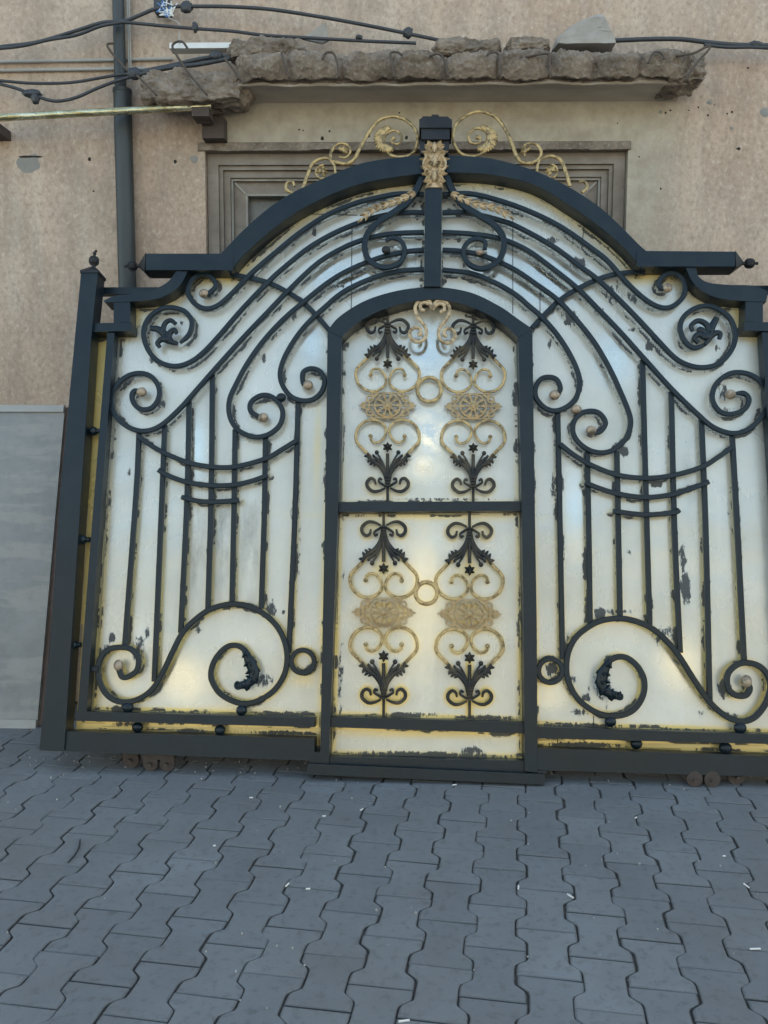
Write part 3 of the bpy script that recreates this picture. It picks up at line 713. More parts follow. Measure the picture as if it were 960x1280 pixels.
# beams
def quad_plate(name, pts, **k): return plate(name, pts, **k)
plate('bottom_beam', [(80, 914), (393, 923), (393, 951), (50, 938), (62, 925)], .0, .085)
bmR = [(672, 935), (960, 945), (1075, 949), (1075, 975), (960, 971), (682, 963), (672, 962)]
plate('bottom_beam', bmR, .0, .085)
plate('lower_rail', [(95, 889), (393, 897.5), (393, 909), (95, 901)], .02, .075)
plate('lower_rail', [(671, 908.5), (960, 918), (1040, 921), (1040, 933), (960, 930), (671, 923)], .02, .075)
plate('stile', [(134, 416), (143, 416), (127, 622), (108, 890), (97, 890), (117.5, 622)], .02, .072)
ST = GL([(134, 416), (143, 416), (127, 622), (108, 890), (97, 890), (117.5, 622)], .072)
bm = bmesh.new(); prism(bm, [mir(p) for p in ST], .02, .072); link('stile', bm, PAINT, gate, bevel=.004)
# shoulders: step and S curve
def two(name, pts, w0, w1, both=True, bevel=.004):
    o = plate(name, pts, w0, w1, bevel=bevel)
    if both:
        bm = bmesh.new(); prism(bm, [mir(p) for p in GL(pts, w1)], w0, w1); link(name, bm, PAINT, gate, bevel=bevel)
    return o
two('shoulder_rail', [(113, 404), (164, 403), (164, 413.5), (113, 415)], -.010, .078)
two('shoulder_block', [(142, 371), (162.5, 373), (163, 402.5), (142, 403.5)], -.010, .0765)
def bandp(name, A, B, w0, w1, n=44, mat=PAINT, bevel=.004, parent=None):
    a = resample(cr(GL(A, w1), 6), n); b = resample(cr(GL(B, w1), 6), n)
    bm = bmesh.new(); band(bm, a, b, w0, w1); bars_px.append(a); bars_px.append(b)
    return link(name, bm, mat, parent or gate, bevel=bevel, smooth=.6)
bandp('shoulder_curve', [(129, 376), (144, 369.5), (169, 367), (191.7, 361.7), (210, 352), (223, 335)], [(131, 378), (150, 377.5), (187.5, 375), (208, 369), (225, 356.5), (236, 336)], -.008, .0795)
bandp('shoulder_curve', [(870, 334), (873, 345), (885, 353), (910, 356), (940, 357), (960, 364)], [(857, 334), (867, 354), (885, 368), (906, 374), (935, 376.5), (958, 377)], -.008, .0795)
# arch
arch_o = [(276, 317), (307, 285), (340, 257), (373, 237), (400, 225), (440, 208), (473, 200), (527, 194), (560, 194), (613, 198), (667, 213), (713, 235), (747, 257), (773, 280), (800, 307), (812, 317)]
arch_i = [(286, 340), (307, 316), (340, 287), (373, 263.5), (407, 246), (440, 233), (473, 224.5), (527, 217), (560, 215.5), (613, 218), (667, 230.5), (713, 257), (747, 281), (778, 307), (798, 330), (802, 336)]
bandp('arch_frame', arch_o, arch_i, -.012, .085, n=90)
# stub beams with pointed ends
def stub(x0, x1, yt, yb, tipx, ballx, bally):
    w0, w1 = .0, .088; s = 1 if x1 > x0 else -1     # x0 = inner end, x1 = outer end
    a, b, c, d = GL([(x0, yt), (x1, yt+(1 if s > 0 else 0)), (x1, yb), (x0, yb)], w1)
    bm = bmesh.new(); prism(bm, [a, b, c, d], w0, w1); o = link('stub_beam', bm, PAINT, gate, bevel=.004)
    bm = bmesh.new(); cz = (b[1]+c[1])/2; tx = G(tipx, bally, .045)[0]; bx = G(ballx, bally, .045)[0]
    q = [bm.verts.new(p) for p in ((b[0], -w0, b[1]+.003), (b[0], -w1-.003, b[1]+.003), (b[0], -w1-.003, c[1]-.003), (b[0], -w0, c[1]-.003))]; ap = bm.verts.new((tx, -.044, cz))
    bm.faces.new(q)
    for i in range(4): bm.faces.new((q[i], q[(i+1) % 4], ap))
    ball(bm, (bx, -.044, cz), .0205); tube(bm, [(tx-s*.01, -.044, cz), (bx, -.044, cz)], .008, 8); tube(bm, [(bx, -.044, cz), (bx+s*.030, -.044, cz)], .005, 8); ball(bm, (bx+s*.031, -.044, cz), .007)
    for k in range(8):
        a_ = k*math.pi/4; pp = [(bx+s*.021*math.cos(t), -.044+.021*math.sin(a_)*math.sin(t), cz+.021*math.cos(a_)*math.sin(t)) for t in [.3+j*.3 for j in range(9)]]; tube(bm, pp, .0025, 5)
    link('finial', bm, PAINT_CAP, o, smooth=.7)
stub(291, 182, 317, 337.5, 172, 165.5, 331)
stub(796, 919, 313.5, 333, 931, 937, 329)
# rear pipes tying the posts to the arch
bm = bmesh.new(); P = GL([(122, 357.5), (240, 357.5), (240, 365.5), (122, 366)], 0.0); prism(bm, P, -.045, -.014); link('rear_pipe', bm, PAINT, gate, bevel=.004)
bm = bmesh.new(); prism(bm, [mir(p) for p in P], -.045, -.014); link('rear_pipe', bm, PAINT, gate, bevel=.004)
# centre post, cap, gold leaf casting
cp = plate('centre_post', [(532.5, 176), (552.5, 176), (551, 358), (530, 358)], .0, .098)
bm = bmesh.new()
def gbox(bm, x0, y0, x1, y1, w0, w1, tap=0):
    a, b, c, d = GL([(x0, y0), (x1, y0), (x1-tap, y1), (x0+tap, y1)], w1); prism(bm, [a, b, c, d], w0, w1)
gbox(bm, 524, 149, 565, 159.5, .0, .125); gbox(bm, 526.5, 160, 562, 174, .004, .118); gbox(bm, 524.5, 174.5, 531.5, 192, .0, .105, 1); gbox(bm, 553.5, 174.5, 561.5, 192, .0, .105, 1)
a = GL([(524, 149), (565, 149), (560, 144.5), (529, 144)], .125); prism(bm, a, .0, .118)
a = GL([(539, 144), (549, 144), (548, 141.5), (540, 141.5)], .08); prism(bm, a, .03, .07)
link('post_cap', bm, PAINT_CAP, cp, bevel=.004)
bm = bmesh.new(); rl = random.Random(2)
c0 = GL([(543, 234), (543, 176)], .10)
gbox(bm, 534, 178, 553, 234, .096, .103)
rows = [(184, 6, 12), (193, 11, 15), (202, 13, 16), (211, 12, 15), (220, 10, 14), (229, 9, 12)]
for y, hw, L in rows:
    for s in (-1, 1):
        for j, (ax, ay) in enumerate(((.5, -1), (1, -.5), (1, .5))):
            p = G(543+s*hw*.35, y, .10); leaflet(bm, p, (s*ax, -ay*1.0), L/300*.95, .018, .103, .010, curl=-s*.25)
for y in (186, 204, 222): leaflet(bm, G(543, y+6, .1), (0, 1), .05, .022, .112, .009)
for s in (-1, 1):
    for i in range(2):
        cc = G(543+s*4.5, 206, .1); pts = [(cc[0]+s*(.011*math.cos(t*.9))*(1-t/9), cc[1]+.012*math.sin(t*.9)*(1-t/9)) for t in np.linspace(0, 7, 20)]
        sweep(bm, pts, .114, .005, .008, round_=True)
    pts = cr(GL([(543+s*9, 196), (543+s*13.5, 203), (543+s*13, 211), (543+s*9, 214)], .1), 5); sweep(bm, pts, .106, .012, .016, round_=True)
link('leaf_casting', bm, GOLD_PALE, cp, smooth=1.2)

# --------------------------------------- long arc bars with scrolled ends
def bar(name, pts, wd=6.4, dp=.016, w=BW_, mat=PAINT, parent=None, n=7, closed=False, reg=True, taper=None, round_=False, gold=False):
    P = cr(GL(pts, w), n, closed); bm = bmesh.new()
    sweep(bm, P, w, wd/306, dp, closed, taper, round_)
    if reg: (gold_px if gold else (orn_px if mat is PAINT_DOOR else bars_px)).append(P+([P[0]] if closed else []))
    return link(name, bm, mat, parent or gate, smooth=.7)
def knob(x, y, r=5, mat=COPPER, parent=None, name='knob', w=BW_, sq=(1.1, .9, 1)):
    bm = bmesh.new(); p = G(x, y, w); ball(bm, (p[0], -w, p[1]), r/306, sq); 
    return link(name, bm, mat, parent or gate, smooth=3)
ends = lambda t: min(1, .55+t*9, .55+(1-t)*9)
b1L = [(257, 368), (261, 367), (270, 357.5), (264.6, 347), (252, 343), (239.6, 351), (235, 366), (244, 380), (258, 386), (273, 381.5), (290, 367), (309, 347), (323, 334), (340, 319.5), (374, 291.7), (409, 269), (445, 254), (477.5, 246), (500, 242.4), (530, 243.5)]
b1R = [(553, 243.5), (589, 242.4), (630, 252.7), (666.7, 266.5), (703, 285), (740, 311), (760, 327), (781, 351), (802, 371), (820, 382.5), (835, 385), (848, 378), (856, 366), (854, 351), (843, 342), (831, 344), (823, 353), (826, 360), (831, 361)]
b2L = [(225, 429), (236.5, 418), (240, 403), (233, 391), (221, 385.6), (206, 385), (191.7, 392), (182, 405), (180, 422), (187.5, 441), (200, 453), (219, 458), (237.5, 453), (254, 441), (273, 421), (302.5, 387), (336, 352), (357, 333), (386, 310), (415, 293), (445, 280), (477, 270), (509.6, 266), (530, 266)]
b2R = [(553, 266), (586, 266.5), (630, 277), (657.5, 289), (694, 310), (726, 334), (744, 347), (769, 370), (797.5, 399), (822.5, 426), (843, 447), (860, 456.5), (879, 459.6), (897.5, 455), (912, 441), (919, 422), (914, 401), (902, 389), (885, 382.5), (868, 386), (854, 397), (850, 412), (857, 428), (868, 435), (881, 431)]
b3L = [(175, 488), (168, 489), (165, 495), (168, 505), (177, 512), (189.6, 510), (198, 499), (199, 486), (191.7, 473), (179, 467), (162.5, 469), (148, 479.6), (140, 496), (142, 515), (154, 529.6), (171, 538), (187.5, 538), (204, 530), (225, 511), (246, 487.5), (267, 463.5), (302.5, 424), (336, 389), (359, 365), (395, 331), (425, 312), (454.6, 299.7), (489, 292.5), (530, 290.5)]
b3R = [(553, 290.5), (589, 292.5), (625, 298.5), (657.5, 312), (689.6, 335), (721, 360), (748, 387), (775, 415), (804.6, 448), (839, 486), (873, 519), (893, 535), (917, 542), (938, 535), (954, 517), (959, 497), (950, 477), (933, 467), (913, 467), (896, 479), (890, 497), (898, 513), (913, 518), (930, 512), (936, 500), (930, 492), (918, 492)]
b4L = [(328, 522.5), (320, 519), (313, 513), (314, 503), (325, 495), (337, 495), (348, 503), (353.5, 516), (350, 531), (338, 542), (323, 546.5), (309, 544), (295, 535), (287, 519), (287, 500), (295, 481), (309, 455), (328, 428), (352.5, 401), (381, 376.5), (412, 352), (441, 335.5), (477.5, 321.5), (509.6, 314.6), (530, 313)]
b4R = [(553, 312.7), (579.6, 314.6), (607, 321), (641, 336), (671, 356), (698, 376), (723, 403), (744, 430), (762, 461), (775, 489), (786, 516), (788, 532), (781.7, 549), (769, 561), (754.6, 566), (738, 563.5), (723, 553), (716, 540), (718, 526), (727.5, 516.5), (740, 514), (750, 517.5), (756.7, 528), (753, 537), (746, 541), (740, 539)]
b5L = [(384, 481), (379, 479), (379, 466), (388, 461), (399.5, 464), (405.6, 475), (402.5, 489), (392, 499), (377.5, 501), (363, 495), (352.5, 480), (350.5, 464), (356.7, 445), (369, 424), (384, 405), (404, 386), (431, 364), (468, 347), (500, 339), (530, 337)]
b5R = [(553, 337.5), (589, 342), (618.5, 353.5), (643.7, 368), (661, 382.5), (677.5, 397), (696, 418), (711, 441), (721, 462), (724.5, 478), (721, 495), (711, 507), (696, 513.5), (682, 510.5), (671, 499), (669, 487), (675, 475), (686, 471.5), (696, 475), (700.5, 486), (696, 492)]
kn = {1: ((255, 367), (834, 360)), 2: (None, None), 3: ((177, 490), (913, 493)), 4: ((329, 522), (739, 538)), 5: ((385, 481.5), (693, 494))}
for i, (l, r) in enumerate(((b1L, b1R), (b2L, b2R), (b3L, b3R), (b4L, b4R), (b5L, b5R)), 1):
    o1 = bar('arc_bar', l, taper=lambda t: min(1, .6+t*14)); o2 = bar('arc_bar', r, taper=lambda t: min(1, .6+(1-t)*14))
    for o, k in ((o1, kn[i][0]), (o2, kn[i][1])):
        if k: knob(k[0], k[1], 6.3, COPPER, o, 'knob', sq=(1.1, .9, 1))
    if i == 2:   # forged leaf ends
        for o, s, cx, cy in ((o1, 1, 207, 424), (o2, -1, 884, 421)):
            bm = bmesh.new()
            if s > 0: paths = ([(222, 430), (212, 426), (204, 417), (206, 405), (213, 400.5), (220, 405)], [(214, 428), (208, 420), (198, 412), (188, 410)], [(212, 428), (203, 424), (197, 429), (200, 434)], [(210, 428), (212, 417), (218, 412.5), (221, 417)])
            else: paths = ([(881, 431), (887, 421), (884, 407), (873, 401), (864, 407), (866, 414)], [(884, 424), (889, 410), (896, 397)], [(884, 425), (893, 417), (900, 417), (899, 424)], [(882, 424), (874, 418), (868, 423), (873, 429)], [(884, 420), (876, 412), (872, 414)])
            for j, p in enumerate(paths): sweep(bm, cr(GL(p, .046), 6), .046, (.036 if j == 1 else .026), .020, taper=lambda t: min(1.1, .7+1.2*t*(1-t)*1.6, 1.2-.5*t), round_=True)
            c = G(cx+(1 if s > 0 else -2), cy, .046); ball(bm, (c[0], -.05, c[1]), .017, (1.2, .6, 1))
            link('forged_leaf', bm, PAINT, o, smooth=1.2)
bar('cross_arc', [(288, 343), (309, 347), (334, 353), (359, 365), (379.6, 379), (396, 395), (411, 412)], 6.4, .014, .030)
bar('cross_arc', [(665, 410), (682, 392), (700, 375), (723, 360.6), (748, 349), (769, 343), (794, 340), (806, 341)], 6.4, .014, .030)
knob(351.5, 497, 6, PAINT, name='spacer_ball'); knob(720, 512, 6.5, COPPER, name='spacer_ball')
# scrolls hanging from the centre casting
cL = bar('centre_scroll', [(529, 219), (521, 236.7), (509.6, 252.7), (491, 266.5), (473, 278), (460, 291.7), (455.7, 307.7), (460, 323.7), (473, 333), (486.7, 334), (500, 328), (506, 314.6), (501.5, 302), (491, 297.4), (482, 301)], 7, .016, .064, taper=lambda t: 1.35-.55*t)
cR = bar('centre_scroll', [(557, 219), (566, 239), (579.6, 257), (598, 268.7), (616, 280), (627.7, 294), (630, 310), (623, 326), (609, 335), (595.6, 335), (584, 328), (579, 314.6), (585, 303), (595.6, 298.5), (606, 302), (606, 312)], 7, .016, .064, taper=lambda t: 1.35-.55*t)
knob(482.5, 312.5, 5.4, PAINT_CAP, cL, w=.064); knob(600, 315.5, 4.6, COPPER, cR, w=.064, sq=(1.3, .9, .8))
def wheat(path, parent, s):
    bm = bmesh.new(); P = resample(cr(GL(path, .07), 6), 9); sweep(bm, P, .07, .009, .010, round_=True, taper=lambda t: 1.2-.6*t)
    for i in range(8):
        d = (P[i+1]-P[i]).normalized(); nn = Vector((-d.y, d.x))
        for q in (-1, 1): leaflet(bm, P[i], d*.9+nn*q*.8, .036, .017, .071, .007, curl=q*-.25)
    leaflet(bm, P[-1], P[-1]-P[-2], .03, .014, .071, .006)
    link('gold_leaf_spray', bm, GOLD_PALE, parent, smooth=1.2)
wheat([(519, 241), (505, 248), (489, 254), (466, 262), (453, 273)], cL, 1); wheat([(564, 242), (576, 248), (597, 256), (619, 260), (636, 270)], cR, -1)

# --------------------------------------- verticals, cross arcs, lower scrolls
for top, midp, bot in (((174, 541), (170, 620), (156, 808)), ((206, 531), (203, 610), (193, 852)), ((236.5, 500), (234, 620), (226, 791)), ((265.6, 465), (264, 620), (260, 762)), ((294, 537), (292.5, 640), (290, 756)), ((332, 545), (330.5, 640), (326.7, 761)), ((372.7, 502), (368.5, 650), (361, 816)),
                       ((697, 516), (700, 660), (703, 824)), ((734, 565), (736, 670), (737.5, 780)), ((771, 564), (773, 670), (775, 772)), ((803, 450), (808, 640), (812, 781)), ((839, 490), (843, 660), (850, 816)), ((876.7, 524), (882, 660), (887, 877)), ((915, 543), (921, 650), (930, 827))):
    bar('vertical_bar', [top, midp, bot], 6.8, .014, .028, n=4)
for p in ([(172, 545), (187.5, 556), (204, 565.5), (233, 577.5), (263, 583.5), (294, 583.5), (331.7, 573.5), (352.5, 562), (371, 550.6)], [(198, 587.5), (208, 593.5), (233, 602.5), (264.6, 607), (294, 606), (317, 600.6), (335, 594)], [(227, 621.5), (246, 626), (264.6, 627.5), (294, 626), (299, 625)],
          [(700, 555), (715, 567), (736, 580), (769, 593), (804.6, 597.7), (840, 594.5), (876.7, 584), (897.5, 571.5), (915, 559)], [(731, 603), (748, 610), (773, 617.5), (806.7, 621.7), (843, 617.5), (876.7, 606), (886, 602)], [(766, 639), (806.7, 643.5), (843, 640.4), (849, 637)]):
    bar('curved_crossbar', p, 6.3, .013, .044)
eL = bar('lower_scroll', [(148, 833), (150, 840), (153, 846), (160, 846), (171, 838), (173, 823), (164.6, 812), (150, 809), (134, 813), (124, 827.5), (123, 846), (131, 865), (144, 875.4), (160, 877.5), (177, 872), (191.7, 860), (204, 840), (216.7, 813), (229, 790), (246, 773), (264.6, 761), (290, 755), (313, 758.7), (332, 769), (346.7, 783.7), (356, 802.5), (359, 823), (355, 844), (342.5, 863), (323.7, 875.4), (305, 879.6), (286, 874), (271.7, 863), (264, 846), (266.5, 829.6), (276, 815), (288, 807), (301, 808.7), (311, 820), (319, 836)], 6.8)
eR = bar('lower_scroll', [(934, 853), (937, 861), (932, 869), (920.6, 869.4), (911, 862), (908.4, 848.7), (913, 837.5), (926, 829), (943, 830), (956, 839), (963, 856), (958, 877), (945, 895), (930, 901.5), (915, 899), (900, 890), (885, 875), (868, 850.6), (849, 820.6), (834, 802), (815.6, 786), (795, 776.6), (775, 773), (753.7, 775.4), (737, 782.7), (720.4, 796), (711, 813), (708, 831.7), (710, 850), (720.4, 871), (737, 885.8), (756, 894), (776.7, 894), (793, 886), (803.7, 869), (805, 850), (797.5, 834), (785, 823), (772.5, 821), (760, 827.5), (753, 840)], 7)
knob(148, 831.7, 6, COPPER, eL, sq=(1, .9, 1.2)); knob(933, 851.6, 6.5, COPPER, eR, sq=(1, .9, 1.2))
def leaf_end(path, parent, s):
    bm = bmesh.new(); P = resample(cr(GL(path, .05), 6), 12)
    sweep(bm, P, .052, .036, .022, taper=lambda t: min(1.3, .5+3*t, 1.7-.8*t), round_=True)
    rl_ = random.Random(31+s)
    for k, i in enumerate((1, 3, 5, 7, 9, 11)):
        d = (P[min(i+1, 11)]-P[i-1]).normalized(); nn = Vector((-d.y, d.x))*(-s)
        L = (.026, .034, .038, .034, .028, .024)[k]
        for a_, f_ in ((-.55, .8), (.1, 1.), (.8, .8)):
            leaflet(bm, P[i]-nn*.012, nn*.9+d*a_, L*f_*1.35, .024, .050+.003*math.sin(a_*3), .011, curl=.25*a_)
        if k in (1, 2, 3, 4): leaflet(bm, P[i], -nn*.8+d*.5, .030, .030, .048, .010)
    e_ = P[-1]; ball(bm, (e_.x, -.056, e_.y), .013, (1.1, .8, 1)); sp = [(e_.x+.017*math.cos(t+2)*(1-t/10), e_.y+.017*math.sin(t+2)*(1-t/10)) for t in np.linspace(0, 6.5, 18)]
    sweep(bm, sp, .058, .010, .020, round_=True)
    link('forged_leaf', bm, PAINT, parent, smooth=1.2)
leaf_end([(305, 813), (313, 828), (318, 843), (311, 854), (299, 857)], eL, 1); leaf_end([(763, 826), (754, 840), (752, 858), (762, 867), (774, 870)], eR, -1)
def ring(name, x, y, r, wd, mat=PAINT, parent=None, w=BW_, gold=False):
    return bar(name, [(x+r*math.cos(a), y+r*math.sin(a)) for a in np.linspace(0, 2*math.pi, 12, endpoint=False)], wd, .014, w, mat, parent, 4, True, gold=gold)
ring('small_ring', 378.5, 827, 14.3, 6.2); ring('small_ring', 688, 838.5, 14.8, 6.2)
for x, y, r in ((160, 884.5, 6.6), (302, 888, 6.4), (172, 909, 6.4), (275, 912.5, 6.2), (763, 902, 6.4), (925, 910, 7), (795.4, 929.6, 6.6), (906.7, 935, 7)): knob(x, y, r, PAINT, name='spacer_ball')
for x, y in ((115.5, 539), (102.5, 674.5), (91, 806)):
    bm = bmesh.new(); a, b = G(x-8, y, .05), G(x+10, y, .05); tube(bm, [(a[0], -.05, a[1]), (b[0], -.05, b[1])], .011, 10); ball(bm, ((a[0]+b[0])/2, -.05, a[1]), .020, (1, 1, 1)); link('spacer_ball', bm, PAINT, gate, smooth=1)
    bm = bmesh.new(); a, b = mir(a), mir(b); tube(bm, [(a[0], -.05, a[1]), (b[0], -.05, b[1])], .011, 10); ball(bm, ((a[0]+b[0])/2, -.05, a[1]), .020, (1, 1, 1)); link('spacer_ball', bm, PAINT, gate, smooth=1)
bar('spacer_bar', [(104, 836), (113, 836), (123, 836.5)], 8, .02, .045, n=3)

# --------------------------------------- wicket door
dr = plate('door_jamb', [(409.5, 412), (427, 421), (424, 600), (417, 780), (411, 957), (400, 957), (403, 800), (407, 600)], -.008, .084)
plate('door_jamb', [(657, 412), (665.5, 410), (668, 600), (671, 780), (672, 966), (656, 964), (654.5, 780), (651.5, 600), (648, 422)], -.008, .084)
da = bandp('door_arch', [(409.5, 413), (424, 396), (454, 377), (489.5, 365), (527, 359), (552, 359), (589.7, 366), (625, 383), (648, 399), (665.5, 411)], [(427, 421), (440.6, 408), (467.8, 391.5), (503, 379.5), (535, 374.5), (553, 375), (582, 381), (612, 394), (633, 408), (648, 422)], -.010, .086, n=60)
def in_door(name, pts, w0, w1, **k): return plate(name, pts, w0, w1, **k)
in_door('door_crossbar', [(416, 627.5), (652, 626.5), (652.5, 638.5), (415.5, 640)], .01, .060)
in_door('door_crossbar', [(412, 896), (656, 903), (656.5, 917), (411.5, 909)], .01, .064)
in_door('door_bottom_rail', [(410, 946), (657, 951), (657, 965), (410, 958)], .0, .070)
plate('threshold', [(385, 954.5), (681, 968), (681, 981), (383, 968)], -.02, .105)
plate('beam_step', [(387, 940), (401, 940), (401, 954), (387, 953.5)], .0, .083); plate('beam_step', [(672.5, 962.8), (683, 963.3), (683, 967), (672.5, 966.5)], .0, .083)
heart = [(21, 64), (31, 54), (38.5, 45.5), (39.7, 36.7), (36, 26.7), (27, 19.5), (16, 18), (7, 22), (2, 29), (3.5, 38), (9.7, 45), (16, 46), (20.5, 43), (21.5, 38)]
cscr = [(3, 103), (11, 106.7), (18.5, 107), (25, 101.7), (25.5, 95.5), (21, 91), (16.5, 93), (15, 98.5)]
OW = .030
def ornament(cx, cy, s, topgold):
    def T(p, fx, fy): return (cx+fx*p[0]*s, cy+fy*p[1]*s)
    r = bar('ornament_rod', [(cx, cy-123*s), (cx, cy-60*s)], 3.4, .010, OW-.006, PAINT_DOOR, n=2); bar('ornament_rod', [(cx, cy+60*s), (cx, cy+124*s)], 3.4, .010, OW-.006, PAINT_DOOR, n=2)
    for fy in (-1, 1):
        for fx in (-1, 1):
            p = [T(q, fx, fy) for q in heart]
            o = bar('heart_scroll', p, 3.7, .011, OW, GOLD, gold=True, taper=lambda t: 1.05-.25*t); knob(*T((21.3, 38), fx, fy), 2.6, GOLD, o, 'knob', OW)
            o = bar('curl', [T(q, fx, fy) for q in cscr], 3.6, .012, OW+.004, PAINT_DOOR, taper=lambda t: .7+1.3*t*(1-t)*1.6); 
        # leaf cup
        bm = bmesh.new()
        for fx in (-1, 1):
            for q, wd in (([(1, 97), (4, 84), (11, 74), (20, 68), (25, 62)], 5.2), ([(1, 96), (3, 82), (9, 71), (17, 64)], 4.4), ([(0.5, 95), (3, 80), (8, 68), (13.5, 59)], 2.6)):
                sweep(bm, cr(GL([T(z, fx, fy) for z in q], OW+.008), 5), OW+.008, wd*s/306, .013, taper=lambda t: .8+.7*t*(1-t)*2, round_=True)
            for (x, y), (dx, dy), L in (((22, 66), (.5, 1), 7), ((24, 63), (1, .1), 6), ((24, 64), (.2, -1), 6), ((18, 70), (.8, .9), 7), ((17, 65), (.3, -1), 5), ((14, 72), (.9, .9), 6)):
                leaflet(bm, G(*T((x, y), fx, fy), OW+.008), (fx*dx, -fy*dy), L*s/306, 4.4*s/306, OW+.010, .005)
            a = G(*T((13.5, 58.5), fx, fy), OW+.008); ball(bm, (a[0], -OW-.008, a[1]), 3*s/306, seg=10)
            pts = cr(GL([T(z, fx, fy) for z in ((2, 101), (7, 98), (11, 95), (10, 91), (7, 93))], OW+.008), 4); sweep(bm, pts, OW+.008, 3.2*s/306, .014, round_=True)
        sweep(bm, GL([T((0, 103), 1, fy), T((0, 80), 1, fy), T((0, 60), 1, fy)], OW+.006), OW+.006, 4.6*s/306, .012, round_=True)
        a, b = G(*T((0, 101), 1, fy), OW), G(*T((0, 90), 1, fy), OW)
        for k in range(4):
            z = a[1]+(b[1]-a[1])*k/3; boxm(bm, (a[0]-.0115, -OW-.022, z-.003), (a[0]+.0115, -OW+.004, z+.003))
        c = G(*T((0, 52), 1, fy), OW+.008)
        for k in range(6):
            an = k*math.pi/3+math.pi/2; leaflet(bm, c, (math.cos(an), math.sin(an)), .023*s, .015*s, OW+.010, .006)
        ball(bm, (c[0], -OW-.018, c[1]), .0055)
        mt = PAINT_DOOR
        link('leaf_cup', bm, mt, gate, smooth=1.2)
    # pierced rosette
    bm = bmesh.new(); c = G(cx, cy, OW); k_ = s/306*1.0
    def E(a, rx, ry): return (c[0]+rx*k_*math.cos(a), c[1]+ry*k_*math.sin(a))
    A = np.linspace(0, 2*math.pi, 36, endpoint=False)
    st2 = .42; gx = np.arange(-38, 38.01, st2); gy = np.arange(-18.5, 18.51, st2); X, Y = np.meshgrid(gx[:-1]+st2/2, gy[:-1]+st2/2, indexing='ij')
    r = np.hypot(X, Y*1.06); th = np.arctan2(Y*1.06, X); ax_, ay_ = np.abs(X), np.abs(Y)
    sol = (r < 6.2) | (np.abs(r-16.6) < 1.15) | ((r < 16) & (np.abs(((th/(math.pi/5)+.5) % 1)-.5)*r*math.pi/5 < 1.0+1.3*np.exp(-((r-13.5)/2.)**2))) 
    for (cx_, cy_, r_) in ((23, 9.3, 4.2), (26.5, 2.6, 2.7), (17.8, 15.2, 2.4), (31.5, 1.5, 2.2)): dd_ = np.hypot(ax_-cx_, ay_-cy_); sol |= np.abs(dd_-r_) < .95; 
    hexd = ax_*.55+ay_*.84; sol |= (np.abs(hexd-19.5) < 1.0) & (ax_ < 33) & (ay_ < 17.6) & (ax_ > 12); sol |= (np.abs(ay_-16.8) < .9) & (ax_ < 23)
    sol |= (ax_ > 29) & (ax_ < 37) & (ay_ < 3.4*(37-ax_)/8+.3) & (np.hypot(ax_-31.5, ay_) > .9); sol |= (ay_ < .8) & (ax_ > 16)
    sol &= ~((np.abs(((th/(math.pi/6)) % 1)-.5)*r < .5) & (r < 5.2) & (r > 3))
    VD = {}
    def gv(i_, j_, top):
        key = (i_, j_, top)
        if key not in VD:
            xx, yy = gx[i_], gy[j_]; rr_ = math.hypot(xx, yy); hh = .004*math.exp(-((rr_-12)/4.)**2)+.005*math.exp(-(rr_/4.5)**2)
            VD[key] = bm.verts.new((c[0]+xx*k_, -(OW+(.004+hh if top else -.004)), c[1]+yy*k_))
        return VD[key]
    ni, nj = sol.shape
    for i_ in range(ni):
        for j_ in range(nj):
            if not sol[i_, j_]: continue
            bm.faces.new((gv(i_, j_, 1), gv(i_+1, j_, 1), gv(i_+1, j_+1, 1), gv(i_, j_+1, 1)))
            for di, dj, e0, e1 in ((-1, 0, (0, 0), (0, 1)), (1, 0, (1, 1), (1, 0)), (0, -1, (1, 0), (0, 0)), (0, 1, (0, 1), (1, 1))):
                a2, b2 = i_+di, j_+dj
                if not (0 <= a2 < ni and 0 <= b2 < nj and sol[a2, b2]):
                    p0, p1 = (i_+e0[0], j_+e0[1]), (i_+e1[0], j_+e1[1]); bm.faces.new((gv(*p0, 1), gv(*p1, 1), gv(*p1, 0), gv(*p0, 0)))
    link('rosette', bm, GOLD_DEEP, gate, smooth=.9)
    gold_px.append([Vector(E(a, 26, 10)) for a in A])
for cx, cy, s in ((484.5, 507, 1.0), (591.5, 508, 1.0), (479.5, 765.5, 1.055), (587, 767.5, 1.055)): ornament(cx, cy, s, cy < 600)
ring('gold_ring', 536.5, 487, 15, 4.6, GOLD, w=OW, gold=True); ring('gold_ring', 533, 741, 13.6, 4.6, GOLD, w=OW, gold=True)
for s in (-1, 1):
    fx = lambda x: 540.5+s*(540.5-x)*1.0 if s > 0 else x
    pts = [(531, 389), (526, 386), (526, 380), (532, 378), (538, 382), (540.3, 386), (537, 377), (530, 373.5), (521.5, 378), (519, 388), (524, 399), (531, 408), (533, 417), (529, 425), (521, 427.5), (514, 423), (512.5, 415), (518, 409.5), (525, 411), (526, 417), (522, 419)]
    pts = [(fx(x), y+(1.5 if s > 0 else 0)) for x, y in pts]
    bar('crown_scroll', pts, 4.8, .014, .075, GOLD_PALE, gold=True, round_=True)

